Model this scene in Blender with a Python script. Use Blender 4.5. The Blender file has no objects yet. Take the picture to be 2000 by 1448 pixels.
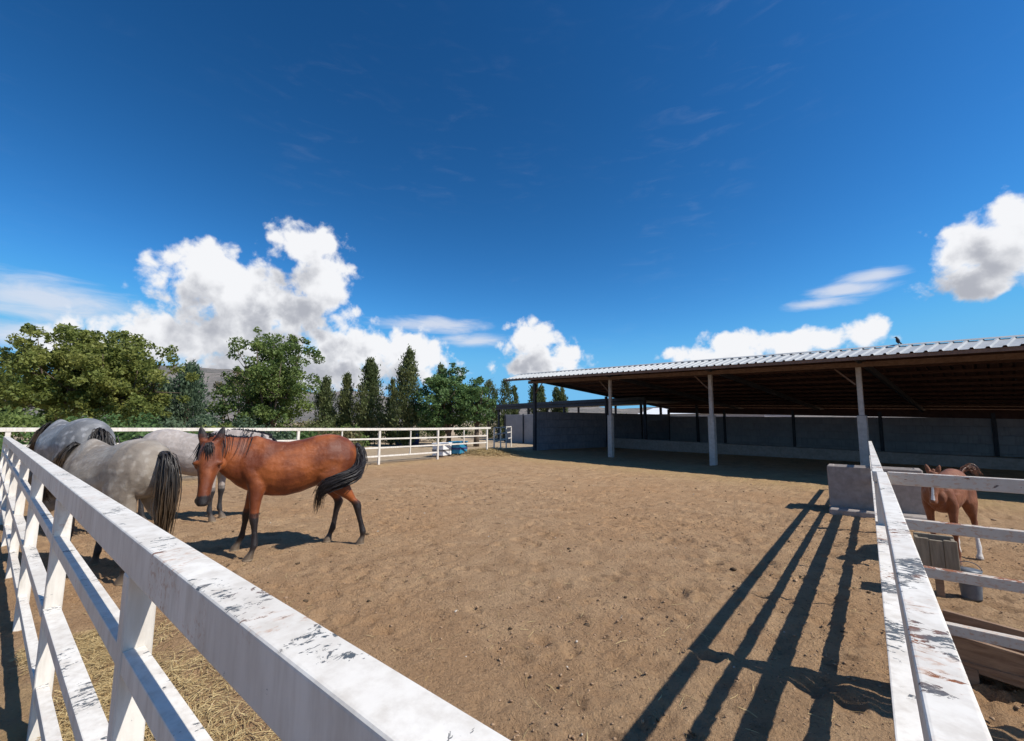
import bpy, bmesh, math, random
import numpy as np
from mathutils import Vector, Matrix, kdtree

R = math.radians
random.seed(7)
rng = np.random.default_rng(11)
sc = bpy.context.scene
col = sc.collection

# ------------------------------------------------------------------ camera
EYE = (0.0, 0.0, 1.70)
F_PX, W_PX = 838.0, 2000.0
cam_d = bpy.data.cameras.new('camera')
cam_d.sensor_width = 36.0
cam_d.lens = 36.0 * F_PX / W_PX
cam_d.clip_start, cam_d.clip_end = 0.03, 9000.0
cam = bpy.data.objects.new('camera', cam_d)
cam.location = EYE
cam.rotation_euler = (R(90.0) + math.atan(100.0 / F_PX), 0.0, R(39.34))
col.objects.link(cam)
sc.camera = cam

# ------------------------------------------------------------------ light, exposure
SUN = Vector((0.86, 0.254, 1.0)).normalized()
sun_d = bpy.data.lights.new('sun', 'SUN')
sun_d.energy = 4.9
sun_d.angle = R(0.53)
sun_d.color = (1.0, 0.95, 0.87)
sun_o = bpy.data.objects.new('sun', sun_d)
sun_o.rotation_euler = SUN.to_track_quat('Z', 'Y').to_euler()
sun_o.location = (20, 6, 30)
col.objects.link(sun_o)

vs = sc.view_settings
vs.view_transform = 'Standard'
vs.look = 'None'
vs.exposure = 0.15
vs.gamma = 1.0
vs.use_curve_mapping = False


# ------------------------------------------------------------------ node helper
class N:
    def __init__(self, tree):
        self.t = tree
        self.n = tree.nodes
        self.l = tree.links

    def add(self, kind, ins=None, **props):
        nd = self.n.new(kind)
        for k, v in props.items():
            setattr(nd, k, v)
        for k, v in (ins or {}).items():
            s = nd.inputs[k]
            if isinstance(v, bpy.types.NodeSocket):
                self.l.new(v, s)
            else:
                s.default_value = v
        return nd

    def math(self, op, a, b=0.0, c=0.0, clamp=False):
        nd = self.add('ShaderNodeMath', {0: a, 1: b, 2: c}, operation=op)
        nd.use_clamp = clamp
        return nd.outputs[0]

    def vmath(self, op, a, b=(0, 0, 0)):
        nd = self.add('ShaderNodeVectorMath', {0: a, 1: b}, operation=op)
        return nd.outputs['Value'] if op in ('LENGTH', 'DOT_PRODUCT', 'DISTANCE') else nd.outputs[0]

    def mix(self, f, a, b, blend='MIX'):
        nd = self.add('ShaderNodeMix', data_type='RGBA', blend_type=blend)
        for i, v in ((0, f), (6, a), (7, b)):
            if isinstance(v, bpy.types.NodeSocket):
                self.l.new(v, nd.inputs[i])
            else:
                nd.inputs[i].default_value = v if i == 0 else (tuple(v) + (1.0,))[:4]
        return nd.outputs[2]

    def noise(self, vec, scale, detail=4.0, rough=0.55, dist=0.0, color=False):
        nd = self.add('ShaderNodeTexNoise', {'Scale': scale, 'Detail': detail, 'Roughness': rough, 'Distortion': dist})
        if vec is not None:
            self.l.new(vec, nd.inputs['Vector'])
        return nd.outputs[1] if color else nd.outputs[0]

    def ramp(self, f, lo, hi, a=0.0, b=1.0, smooth=True):
        nd = self.add('ShaderNodeMapRange', {0: f, 1: lo, 2: hi, 3: a, 4: b})
        nd.interpolation_type = 'SMOOTHSTEP' if smooth else 'LINEAR'
        return nd.outputs[0]

    def mapping(self, vec, scale=(1, 1, 1), rot=(0, 0, 0), loc=(0, 0, 0)):
        return self.add('ShaderNodeMapping', {0: vec, 1: loc, 2: rot, 3: scale}).outputs[0]


# ------------------------------------------------------------------ world: clear sky with cumulus all round
world = bpy.data.worlds.new('World')
sc.world = world
world.use_nodes = True
wt = world.node_tree
wt.nodes.clear()

# cumulus banks as (azimuth from +Y clockwise, elevation, half width, half height), degrees
CUMULUS = [
    (-65.5, 20.6, 4.6, 3.2), (-63.9, 17.0, 4.3, 3.8), (-74.0, 15.0, 7.6, 4.0), (-75.5, 17.2, 4.0, 2.6),
    (-67.6, 12.9, 8.1, 3.5), (-72.1, 9.6, 12.0, 3.6), (-79.7, 8.6, 5.0, 2.6), (-59.3, 9.2, 7.3, 3.0),
    (-53.6, 8.9, 5.4, 3.3), (-65.0, 6.4, 17.5, 3.0), (-84.0, 6.6, 5.0, 2.0), (-72.0, 12.0, 6.0, 3.4),
    (-36.9, 10.8, 4.2, 3.5), (-32.1, 8.7, 2.9, 2.4), (-35.2, 7.7, 6.5, 2.4),
    (-12.4, 8.8, 3.8, 2.1), (-5.2, 8.6, 6.4, 1.9), (0.6, 8.9, 3.0, 2.0), (-13.6, 7.6, 6.9, 1.6),
    (10.1, 15.4, 4.1, 3.4), (12.2, 17.1, 2.6, 2.8), (9.2, 13.1, 3.7, 2.1), (14.0, 13.6, 5.0, 3.0),
    # the rest of the sky round
    (34, 11, 8, 4), (40, 14, 5, 4), (62, 9, 9, 3.5), (95, 12, 7, 4), (101, 9, 10, 3), (130, 16, 8, 5), (137, 11, 10, 4),
    (165, 10, 9, 4), (-172, 14, 7, 4), (-165, 9, 11, 3.4), (-140, 12, 8, 4.5), (-120, 9, 9, 3.5), (-105, 13, 6, 3.6),
]
SHEETS = [
    (-87.4, 10.8, 7.0, 2.3), (-88.1, 7.6, 4.3, 1.5), (-49.7, 12.7, 7.4, 1.2), (-44.2, 10.8, 5.0, 1.0),
    (1.2, 14.6, 3.0, 0.9), (-0.4, 13.6, 3.4, 0.9), (-2.6, 12.6, 3.6, 0.7), 
    (28, 18, 9, 2), (80, 20, 10, 2), (150, 22, 9, 2), (-150, 19, 9, 2), (-112, 20, 8, 2),
]


def blob_group(name, blobs):
    g = bpy.data.node_groups.new(name, 'ShaderNodeTree')
    g.interface.new_socket('AzEl', in_out='INPUT', socket_type='NodeSocketVector')
    g.interface.new_socket('Field', in_out='OUTPUT', socket_type='NodeSocketFloat')
    q = N(g)
    gi, go = q.add('NodeGroupInput'), q.add('NodeGroupOutput')
    acc = None
    for a, e, w, h in blobs:
        v = q.vmath('SUBTRACT', gi.outputs[0], (a, e, 0))
        v = q.vmath('MULTIPLY', v, (1.0 / w, 1.0 / h, 0))
        d = q.math('SUBTRACT', 1.0, q.vmath('LENGTH', v))
        acc = d if acc is None else q.math('SMOOTH_MAX', acc, d, 0.12)
    q.l.new(acc, go.inputs[0])
    return g


g_cum, g_sheet = blob_group('cumulus_field', CUMULUS), blob_group('sheet_field', SHEETS)
g_cloud = bpy.data.node_groups.new('cloud_density', 'ShaderNodeTree')
g_cloud.interface.new_socket('Dir', in_out='INPUT', socket_type='NodeSocketVector')
g_cloud.interface.new_socket('Field', in_out='OUTPUT', socket_type='NodeSocketFloat')
g_cloud.interface.new_socket('AzEl', in_out='OUTPUT', socket_type='NodeSocketVector')
q = N(g_cloud)
gi, go = q.add('NodeGroupInput'), q.add('NodeGroupOutput')
sep = q.add('ShaderNodeSeparateXYZ', {0: gi.outputs[0]})
az = q.math('MULTIPLY', q.math('ARCTAN2', sep.outputs[0], sep.outputs[1]), 180 / math.pi)
el = q.math('MULTIPLY', q.math('ARCSINE', sep.outputs[2]), 180 / math.pi)
ae = q.add('ShaderNodeCombineXYZ', {0: az, 1: el}).outputs[0]
warp = q.noise(gi.outputs[0], 9.0, 2.0, 0.5, color=True)
warp = q.vmath('MULTIPLY', q.vmath('SUBTRACT', warp, (0.5, 0.5, 0.5)), (4.0, 3.0, 0))
ae_w = q.vmath('ADD', ae, warp)
cf = q.add('ShaderNodeGroup', {0: ae_w}, node_tree=g_cum).outputs[0]
n1 = q.noise(gi.outputs[0], 24.0, 6.5, 0.60, 0.2)
puff = q.add('ShaderNodeTexVoronoi', {'Vector': q.vmath('ADD', gi.outputs[0], q.vmath('MULTIPLY', q.noise(gi.outputs[0], 40.0, 2.0, 0.6, color=True), (0.03, 0.03, 0.03))), 'Scale': 30.0}, feature='F1').outputs[0]
field = q.math('ADD', cf, q.math('MULTIPLY', q.math('SUBTRACT', n1, 0.46), 1.45))
field = q.math('SUBTRACT', field, q.math('MULTIPLY', q.math('SUBTRACT', puff, 0.35), 0.55))
q.l.new(field, go.inputs[0])
q.l.new(ae, go.inputs[1])

q = N(wt)
tc = q.add('ShaderNodeTexCoord')
dirv = q.vmath('NORMALIZE', tc.outputs['Generated'])
sky = q.add('ShaderNodeTexSky', sky_type='NISHITA', sun_disc=False)
sky.sun_elevation = math.asin(SUN.z)
sky.sun_rotation = math.atan2(SUN.x, SUN.y)
sky.altitude = 900.0
sky.air_density = 1.0
sky.dust_density = 0.25
sky.ozone_density = 3.2
hsv = q.add('ShaderNodeHueSaturation', {'Hue': 0.487, 'Saturation': 1.22, 'Value': 1.0, 'Color': sky.outputs[0]})
deep = q.add('ShaderNodeGamma', {0: hsv.outputs[0], 1: 1.5})
ssp = q.add('ShaderNodeSeparateColor', {0: deep.outputs[0]})
# the camera's shoulder: the pale band at the horizon rolls off instead of burning out
roll = q.add('ShaderNodeCombineColor', {i: q.math('SMOOTH_MIN', ssp.outputs[i], cap, wd) for i, (cap, wd) in enumerate(((2.6, 2.6), (7.4, 4.5), (12.4, 5.0)))})
bg_sky = q.add('ShaderNodeBackground', {0: roll.outputs[0], 1: 0.063})
c0 = q.add('ShaderNodeGroup', {0: dirv}, node_tree=g_cloud)
sun_off = SUN * 0.050 + Vector((0, 0, 0.030))
dir2 = q.vmath('NORMALIZE', q.vmath('ADD', dirv, tuple(sun_off)))
c1 = q.add('ShaderNodeGroup', {0: dir2}, node_tree=g_cloud)
dens = q.ramp(c0.outputs[0], -0.08, 0.40)
# light falls in from the sun's side; the underside and the far side of a bank stay grey
grad = q.math('SUBTRACT', c0.outputs[0], c1.outputs[0])
thick = q.ramp(c0.outputs[0], 0.10, 0.90)
big = q.noise(dirv, 8.5, 3.0, 0.5, 0.3)
lit = q.math('ADD', 0.66, q.math('MULTIPLY', grad, 0.62))
lit = q.math('SUBTRACT', lit, q.math('MULTIPLY', thick, q.ramp(big, 0.36, 0.60, 0.22, 0.74)))
ccol = q.mix(q.ramp(lit, 0.0, 0.80), (0.46, 0.48, 0.54), (0.96, 0.97, 1.0))
bg_cloud = q.add('ShaderNodeBackground', {0: ccol, 1: 0.86})
# thin sheets and cirrus
stv = q.mapping(dirv, (1.0, 1.0, 4.5), rot=(0.0, 0.12, 0.0))
nst = q.noise(stv, 11.0, 7.0, 0.6, 0.6)
wv = q.vmath('MULTIPLY', q.vmath('SUBTRACT', q.noise(dirv, 7.0, 2.0, 0.5, color=True), (0.5, 0.5, 0.5)), (5.0, 2.0, 0))
sf = q.add('ShaderNodeGroup', {0: q.vmath('ADD', c0.outputs[1], wv)}, node_tree=g_sheet).outputs[0]
sfield = q.math('ADD', sf, q.math('MULTIPLY', q.math('SUBTRACT', nst, 0.5), 1.5))
sdens = q.math('MULTIPLY', q.ramp(sfield, -0.2, 0.9), 0.80)
veil = q.math('MULTIPLY', q.math('MULTIPLY', q.ramp(q.noise(dirv, 2.2, 3.0, 0.5), 0.45, 0.7), q.ramp(nst, 0.50, 0.9)), 0.07)
sdens = q.math('MAXIMUM', sdens, veil)
bg_sheet = q.add('ShaderNodeBackground', {0: (0.80, 0.83, 0.92, 1), 1: 0.85})
m1 = q.add('ShaderNodeMixShader', {0: sdens, 1: bg_sky.outputs[0], 2: bg_sheet.outputs[0]})
m2 = q.add('ShaderNodeMixShader', {0: dens, 1: m1.outputs[0], 2: bg_cloud.outputs[0]})
q.add('ShaderNodeOutputWorld', {0: m2.outputs[0]})
world.cycles.sampling_method = 'MANUAL'
world.cycles.sample_map_resolution = 512
sc.cycles.max_bounces = 6
sc.cycles.diffuse_bounces = 3
sc.cycles.glossy_bounces = 2
sc.cycles.transmission_bounces = 4


# ------------------------------------------------------------------ materials
MATS = {}


def new_mat(name):
    m = bpy.data.materials.new(name)
    m.use_nodes = True
    m.node_tree.nodes.clear()
    MATS[name] = m
    return m, N(m.node_tree)


def finish(q, color, rough=0.8, bump=None, bump_str=0.3, bump_dist=0.01, metal=0.0, spec=0.35, extra=None):
    ins = {'Base Color': color, 'Roughness': rough, 'Metallic': metal, 'Specular IOR Level': spec}
    if extra:
        ins.update(extra)
    b = q.add('ShaderNodeBsdfPrincipled')
    for k, v in ins.items():
        s = b.inputs[k]
        if isinstance(v, bpy.types.NodeSocket):
            q.l.new(v, s)
        elif k == 'Base Color':
            s.default_value = (tuple(v) + (1.0,))[:4]
        else:
            s.default_value = v
    if bump is not None:
        bn = q.add('ShaderNodeBump', {'Height': bump, 'Strength': bump_str, 'Distance': bump_dist})
        q.l.new(bn.outputs[0], b.inputs['Normal'])
    q.add('ShaderNodeOutputMaterial', {0: b.outputs[0]})
    return b


def wpos(q):
    return q.add('ShaderNodeNewGeometry').outputs['Position']


def opos(q, rnd=True):
    tcn = q.add('ShaderNodeTexCoord').outputs['Object']
    if not rnd:
        return tcn
    oi = q.add('ShaderNodeObjectInfo').outputs['Random']
    off = q.add('ShaderNodeCombineXYZ', {0: q.math('MULTIPLY', oi, 37.0), 1: q.math('MULTIPLY', oi, 91.0), 2: 0.0}).outputs[0]
    return q.vmath('ADD', tcn, off)


def mat_soil():
    m, q = new_mat('soil')
    p = wpos(q)
    big = q.noise(p, 0.35, 4.0, 0.55)
    mid = q.noise(p, 2.2, 6.0, 0.62, 0.4)
    fine = q.noise(p, 26.0, 8.0, 0.7, 0.3)
    grit = q.noise(p, 120.0, 4.0, 0.7)
    c = q.mix(q.ramp(mid, 0.30, 0.72), (0.355, 0.222, 0.124), (0.490, 0.325, 0.188))
    c = q.mix(q.math('MULTIPLY', q.ramp(big, 0.40, 0.66), 0.6), c, (0.420, 0.250, 0.130))
    speck = q.noise(p, 36.0, 6.0, 0.70, 0.35)
    c = q.mix(q.math('MULTIPLY', q.ramp(speck, 0.44, 0.31), 0.72), c, (0.120, 0.068, 0.038))
    c = q.mix(q.math('MULTIPLY', q.ramp(speck, 0.58, 0.74), 0.55), c, (0.54, 0.41, 0.275))
    c = q.mix(q.math('MULTIPLY', q.ramp(fine, 0.56, 0.75), 0.55), c, (0.42, 0.30, 0.19))
    c = q.mix(q.math('MULTIPLY', q.ramp(fine, 0.46, 0.27), 0.70), c, (0.105, 0.062, 0.036))
    # droppings trodden in, loose spots
    vor = q.add('ShaderNodeTexVoronoi', {'Vector': q.vmath('ADD', p, q.vmath('MULTIPLY', q.noise(p, 9.0, 3.0, 0.6, color=True), (0.16, 0.16, 0.0))), 'Scale': 3.1}).outputs[0]
    spots = q.math('MULTIPLY', q.ramp(vor, 0.24, 0.10), q.ramp(q.noise(p, 0.9, 3.0), 0.46, 0.58))
    c = q.mix(q.math('MULTIPLY', spots, 0.55), c, (0.09, 0.052, 0.03))
    # straw tint close to the rails and at the far corner
    at = q.add('ShaderNodeAttribute', attribute_name='straw').outputs['Fac']
    st = q.math('MULTIPLY', at, q.ramp(q.noise(p, 5.0, 6.0, 0.65), 0.32, 0.62))
    c = q.mix(q.math('MULTIPLY', st, 0.85), c, (0.44, 0.31, 0.145))
    out = q.add('ShaderNodeAttribute', attribute_name='outside').outputs['Fac']
    oc = q.mix(q.ramp(mid, 0.3, 0.7), (0.36, 0.27, 0.18), (0.46, 0.37, 0.26))
    c = q.mix(out, c, oc)
    hgt = q.math('ADD', q.math('MULTIPLY', fine, 1.0), q.math('MULTIPLY', grit, 0.30))
    hgt = q.math('ADD', hgt, q.math('MULTIPLY', speck, 1.1))
    finish(q, c, 0.95, hgt, 1.0, 0.034, spec=0.12)


def mat_paint(name, chips=0.5, rust=0.4, base=(0.80, 0.76, 0.69), along=(1, 1, 1)):
    m, q = new_mat(name)
    geo = q.add('ShaderNodeNewGeometry')
    p = opos(q)
    up = q.ramp(q.add('ShaderNodeSeparateXYZ', {0: geo.outputs['Normal']}).outputs[2], 0.3, 0.9)
    pv = q.mapping(p, along)
    n = q.noise(pv, 60.0, 7.0, 0.70, 0.5)
    zone = q.noise(p, 3.4, 4.0, 0.6)
    zone2 = q.noise(p, 1.6, 2.0, 0.5)
    zn = q.ramp(zone, 0.44, 0.66)
    thr = q.math('SUBTRACT', 0.70, q.math('MULTIPLY', zn, q.math('ADD', 0.02 * chips, q.math('MULTIPLY', up, 0.155 * chips))))
    chip = q.ramp(n, thr, q.math('ADD', thr, 0.03))
    # flakes that came off whole
    fl = q.noise(pv, 21.0, 7.0, 0.66, 0.4)
    flake = q.ramp(fl, 0.715 - 0.03 * chips, 0.73 - 0.03 * chips)
    chip = q.math('MAXIMUM', chip, flake)
    rz = q.ramp(q.math('ADD', q.noise(p, 3.1, 3.0, 0.6), q.math('MULTIPLY', zone2, 0.5)), 0.93 - 0.26 * rust, 1.03 - 0.26 * rust)
    under = q.mix(rz, (0.085, 0.10, 0.115), (0.24, 0.085, 0.035))
    under = q.mix(q.math('MULTIPLY', q.ramp(q.noise(p, 55.0, 3.0), 0.45, 0.7), 0.6), under, (0.22, 0.20, 0.19))
    dirt = q.noise(q.mapping(p, (3.0, 3.0, 0.5)), 7.0, 6.0, 0.65)
    c = q.mix(q.math('MULTIPLY', q.ramp(dirt, 0.36, 0.72), 0.55), base, (0.47, 0.41, 0.34))
    c = q.mix(q.math('MULTIPLY', q.ramp(q.noise(p, 2.3, 5.0, 0.6), 0.40, 0.72), 0.45), c, (0.52, 0.47, 0.41))
    c = q.mix(q.math('MULTIPLY', q.math('MULTIPLY', rz, q.ramp(n, 0.50, 0.62)), 0.55), c, (0.45, 0.22, 0.11))
    c = q.mix(chip, c, under)
    rough = q.math('ADD', 0.50, q.math('MULTIPLY', chip, 0.35))
    hgt = q.math('ADD', q.math('MULTIPLY', chip, -1.0), q.math('MULTIPLY', q.noise(p, 30.0, 4.0), 0.5))
    finish(q, c, rough, hgt, 0.5, 0.0025, spec=0.3)


def mat_simple(name, a, b, scale=6.0, rough=0.8, bump=0.3, dist=0.01, detail=6.0, stretch=(1, 1, 1), metal=0.0, spec=0.3, streak=None):
    m, q = new_mat(name)
    p = opos(q)
    pv = q.mapping(p, stretch)
    n = q.noise(pv, scale, detail, 0.62, 0.3)
    n2 = q.noise(p, scale * 0.22, 3.0, 0.5)
    c = q.mix(q.ramp(q.math('ADD', q.math('MULTIPLY', n, 0.65), q.math('MULTIPLY', n2, 0.35)), 0.34, 0.66), a, b)
    if streak:
        s = q.noise(q.mapping(p, (9.0, 9.0, 0.7)), 1.4, 5.0, 0.6)
        c = q.mix(q.math('MULTIPLY', q.ramp(s, 0.5, 0.75), 0.6), c, streak)
    finish(q, c, rough, n, bump, dist, metal, spec)


mat_soil()
mat_paint('paint_near', 1.1, 0.35, along=(1.0, 0.55, 1.0))
mat_paint('paint_right', 1.45, 0.62, along=(0.55, 1.0, 1.0))
mat_paint('paint_cross', 1.9, 1.25, base=(0.54, 0.49, 0.43), along=(0.5, 1.0, 1.0))
mat_paint('paint_far', 0.3, 0.2)
mat_simple('roof_metal', (0.33, 0.35, 0.36), (0.45, 0.46, 0.46), 1.2, 0.55, 0.05, 0.002, metal=0.0, spec=0.5, streak=(0.28, 0.24, 0.20))
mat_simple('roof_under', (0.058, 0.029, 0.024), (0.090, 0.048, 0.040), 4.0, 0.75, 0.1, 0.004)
mat_simple('steel_brown', (0.13, 0.08, 0.06), (0.20, 0.13, 0.10), 9.0, 0.65, 0.15, 0.003)
mat_simple('steel_dark', (0.030, 0.034, 0.045), (0.055, 0.060, 0.075), 8.0, 0.55, 0.15, 0.003)
mat_simple('post_grey', (0.36, 0.34, 0.34), (0.52, 0.49, 0.47), 7.0, 0.6, 0.2, 0.004, streak=(0.24, 0.15, 0.11))
mat_simple('concrete', (0.20, 0.185, 0.17), (0.28, 0.265, 0.25), 9.0, 0.9, 0.4, 0.006, streak=(0.24, 0.21, 0.18))
mat_simple('concrete_trough', (0.26, 0.225, 0.20), (0.36, 0.315, 0.285), 9.0, 0.9, 0.4, 0.006, streak=(0.20, 0.165, 0.14))
mat_simple('concrete_pale', (0.38, 0.36, 0.34), (0.50, 0.475, 0.45), 9.0, 0.9, 0.4, 0.006, streak=(0.34, 0.28, 0.23))
mat_simple('wall_panel', (0.17, 0.195, 0.24), (0.25, 0.275, 0.325), 5.0, 0.85, 0.3, 0.006, streak=(0.10, 0.10, 0.12))
mat_simple('wall_back', (0.27, 0.265, 0.285), (0.36, 0.35, 0.37), 2.0, 0.85, 0.1, 0.006, streak=(0.17, 0.165, 0.17))
mat_simple('plaster_grey', (0.36, 0.36, 0.38), (0.44, 0.44, 0.46), 2.0, 0.9, 0.2, 0.006)
mat_simple('white_sheet', (0.74, 0.75, 0.76), (0.82, 0.82, 0.82), 3.0, 0.6, 0.1, 0.004)
mat_simple('wood_old', (0.16, 0.095, 0.06), (0.30, 0.20, 0.13), 10.0, 0.85, 0.5, 0.006, stretch=(0.3, 4.0, 4.0))
mat_simple('board_grey', (0.17, 0.14, 0.10), (0.28, 0.235, 0.175), 8.0, 0.85, 0.4, 0.005, stretch=(5.0, 5.0, 0.6))
mat_simple('plastic_blue', (0.02, 0.19, 0.34), (0.04, 0.26, 0.42), 6.0, 0.45, 0.05, 0.002)
mat_simple('plastic_navy', (0.035, 0.045, 0.15), (0.06, 0.075, 0.22), 6.0, 0.5, 0.05, 0.002)
mat_simple('bark', (0.075, 0.055, 0.042), (0.15, 0.115, 0.085), 12.0, 0.95, 0.8, 0.03, stretch=(3, 3, 0.6))
mat_simple('bird_black', (0.012, 0.013, 0.018), (0.03, 0.03, 0.04), 30.0, 0.5, 0.1, 0.002)
mat_simple('clod', (0.22, 0.138, 0.082), (0.40, 0.270, 0.168), 24.0, 0.95, 0.6, 0.006)
mat_simple('stone_pale', (0.42, 0.36, 0.29), (0.56, 0.50, 0.43), 24.0, 0.9, 0.4, 0.004)
mat_simple('bucket_metal', (0.07, 0.085, 0.11), (0.15, 0.165, 0.185), 14.0, 0.5, 0.2, 0.003, spec=0.5)


def mat_straw():
    m, q = new_mat('straw')
    a = q.add('ShaderNodeAttribute', attribute_name='tone').outputs['Fac']
    c = q.mix(a, (0.30, 0.19, 0.075), (0.62, 0.48, 0.24))
    finish(q, c, 0.7, spec=0.25)


def mat_hill():
    m, q = new_mat('hill')
    p = wpos(q)
    n = q.noise(p, 0.010, 7.0, 0.65)
    n2 = q.noise(p, 0.055, 5.0, 0.7)
    c = q.mix(q.ramp(n, 0.38, 0.62), (0.150, 0.140, 0.130), (0.235, 0.205, 0.185))
    c = q.mix(q.math('MULTIPLY', q.ramp(n2, 0.50, 0.62), 0.7), c, (0.085, 0.095, 0.075))
    finish(q, c, 0.95, n2, 0.8, 6.0, spec=0.1)


def mat_leaf(name, lo, hi, tint, trans=0.35):
    m, q = new_mat(name)
    a = q.add('ShaderNodeAttribute', attribute_name='tone').outputs['Fac']
    p = wpos(q)
    z = q.noise(p, 0.55, 3.0, 0.6)
    c = q.mix(a, lo, hi)
    c = q.mix(q.ramp(z, 0.40, 0.68), c, tint)
    d = q.add('ShaderNodeBsdfPrincipled', {'Base Color': c, 'Roughness': 0.55, 'Specular IOR Level': 0.28})
    t = q.add('ShaderNodeBsdfTranslucent', {'Color': c})
    mx = q.add('ShaderNodeMixShader', {0: trans, 1: d.outputs[0], 2: t.outputs[0]})
    q.add('ShaderNodeOutputMaterial', {0: mx.outputs[0]})


mat_straw()
mat_hill()
mat_leaf('leaf_olive', (0.104, 0.136, 0.034), (0.270, 0.312, 0.082), (0.288, 0.298, 0.079), 0.45)
mat_leaf('leaf_green', (0.073, 0.122, 0.037), (0.198, 0.270, 0.077), (0.218, 0.277, 0.079), 0.45)
mat_leaf('leaf_deep', (0.048, 0.103, 0.034), (0.139, 0.229, 0.073), (0.158, 0.249, 0.086), 0.40)
mat_leaf('leaf_cypress', (0.063, 0.091, 0.037), (0.165, 0.201, 0.077), (0.185, 0.201, 0.079), 0.35)
mat_leaf('leaf_conifer', (0.053, 0.094, 0.059), (0.145, 0.208, 0.119), (0.132, 0.187, 0.106), 0.35)
mat_leaf('leaf_dry', (0.112, 0.097, 0.046), (0.264, 0.229, 0.106), (0.211, 0.208, 0.092))


# ------------------------------------------------------------------ object helpers
def tag(o, label=None, cat=None, group=None, kind=None):
    if label:
        o['label'] = label
    if cat:
        o['category'] = cat
    if group:
        o['group'] = group
    if kind:
        o['kind'] = kind
    return o


def empty(name, loc, rz=0.0, label=None, cat=None, group=None):
    o = bpy.data.objects.new(name, None)
    o.empty_display_size = 0.3
    o.location = loc
    o.rotation_euler = (0, 0, rz)
    col.objects.link(o)
    return tag(o, label, cat, group)


def mesh_obj(name, verts, faces, mat, parent=None, loc=(0, 0, 0), smooth=False, mats=None, fmat=None):
    me = bpy.data.meshes.new(name)
    me.from_pydata([tuple(v) for v in verts], [], [tuple(f) for f in faces])
    for mm in (mats or [mat]):
        me.materials.append(MATS[mm])
    if fmat is not None:
        me.polygons.foreach_set('material_index', np.asarray(fmat, dtype=np.int32))
    if smooth:
        me.polygons.foreach_set('use_smooth', np.ones(len(me.polygons), dtype=bool))
    me.update()
    o = bpy.data.objects.new(name, me)
    o.location = loc
    col.objects.link(o)
    if parent:
        o.parent = parent
    return o


def bm_obj(name, bm, mat, parent=None, loc=(0, 0, 0), smooth=False):
    me = bpy.data.meshes.new(name)
    bmesh.ops.recalc_face_normals(bm, faces=bm.faces)
    bm.to_mesh(me)
    bm.free()
    me.materials.append(MATS[mat])
    if smooth:
        me.polygons.foreach_set('use_smooth', np.ones(len(me.polygons), dtype=bool))
    o = bpy.data.objects.new(name, me)
    o.location = loc
    col.objects.link(o)
    if parent:
        o.parent = parent
    return o


def place(me_obj, name, parent, loc, rot=None, scale=None):
    c = me_obj.copy()
    c.name = name
    col.objects.link(c)
    c.parent = parent
    c.location = loc
    if rot:
        c.rotation_euler = rot
    if scale:
        c.scale = scale
    return c


def bar_bm(a, b, w, h, bevel=0.004, up=(0, 0, 1), bm=None, seg=2):
    """box of section w (sideways) x h (upwards) whose top centre line runs a -> b"""
    a, b = Vector(a), Vector(b)
    t = (b - a).normalized()
    s = t.cross(Vector(up)).normalized()
    u = s.cross(t).normalized()
    own = bm is None
    bm = bm or bmesh.new()
    vs_ = []
    for p in (a, b):
        for i, j in ((-1, -1), (1, -1), (1, 0), (-1, 0)):
            vs_.append(bm.verts.new(p + s * (i * w / 2) + u * (j * h)))
    fs = [(0, 1, 2, 3), (7, 6, 5, 4), (0, 4, 5, 1), (1, 5, 6, 2), (2, 6, 7, 3), (3, 7, 4, 0)]
    new = [bm.faces.new([vs_[k] for k in f]) for f in fs]
    if bevel:
        edges = list({e for f in new for e in f.edges})
        bmesh.ops.bevel(bm, geom=edges, offset=bevel, segments=seg, affect='EDGES', profile=0.6)
    return bm


def box_bm(x0, x1, y0, y1, z0, z1, bevel=0.004, bm=None, seg=1):
    return bar_bm((x0, (y0 + y1) / 2, z1), (x1, (y0 + y1) / 2, z1), y1 - y0, z1 - z0, bevel, bm=bm, seg=seg)


def post_bm(x, y, z0, z1, wx, wy, bevel=0.004, bm=None):
    return box_bm(x - wx / 2, x + wx / 2, y - wy / 2, y + wy / 2, z0, z1, bevel, bm)


def tube(points, radii, n=8, cap=True):
    pts = [Vector(p) for p in points]
    V, Fc = [], []
    prev = None
    for i, p in enumerate(pts):
        t = (pts[min(i + 1, len(pts) - 1)] - pts[max(i - 1, 0)]).normalized()
        ref = Vector((0, 0, 1)) if abs(t.z) < 0.9 else Vector((1, 0, 0))
        if prev is not None:
            s = (prev - t * prev.dot(t)).normalized()
        else:
            s = t.cross(ref).normalized()
        prev = s
        u = t.cross(s)
        for k in range(n):
            a = 2 * math.pi * k / n
            V.append(p + (s * math.cos(a) + u * math.sin(a)) * radii[i])
    for i in range(len(pts) - 1):
        for k in range(n):
            k2 = (k + 1) % n
            Fc.append((i * n + k, i * n + k2, (i + 1) * n + k2, (i + 1) * n + k))
    if cap:
        Fc.append(tuple(range(n - 1, -1, -1)))
        Fc.append(tuple(range((len(pts) - 1) * n, len(pts) * n)))
    return V, Fc


def set_float_attr(me, name, vals, domain='POINT'):
    a = me.attributes.new(name, 'FLOAT', domain)
    a.data.foreach_set('value', np.asarray(vals, dtype=np.float32))


# ------------------------------------------------------------------ numeric noise
_perm = rng.permutation(512)
_grad = rng.uniform(0, 2 * math.pi, 512)


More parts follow.
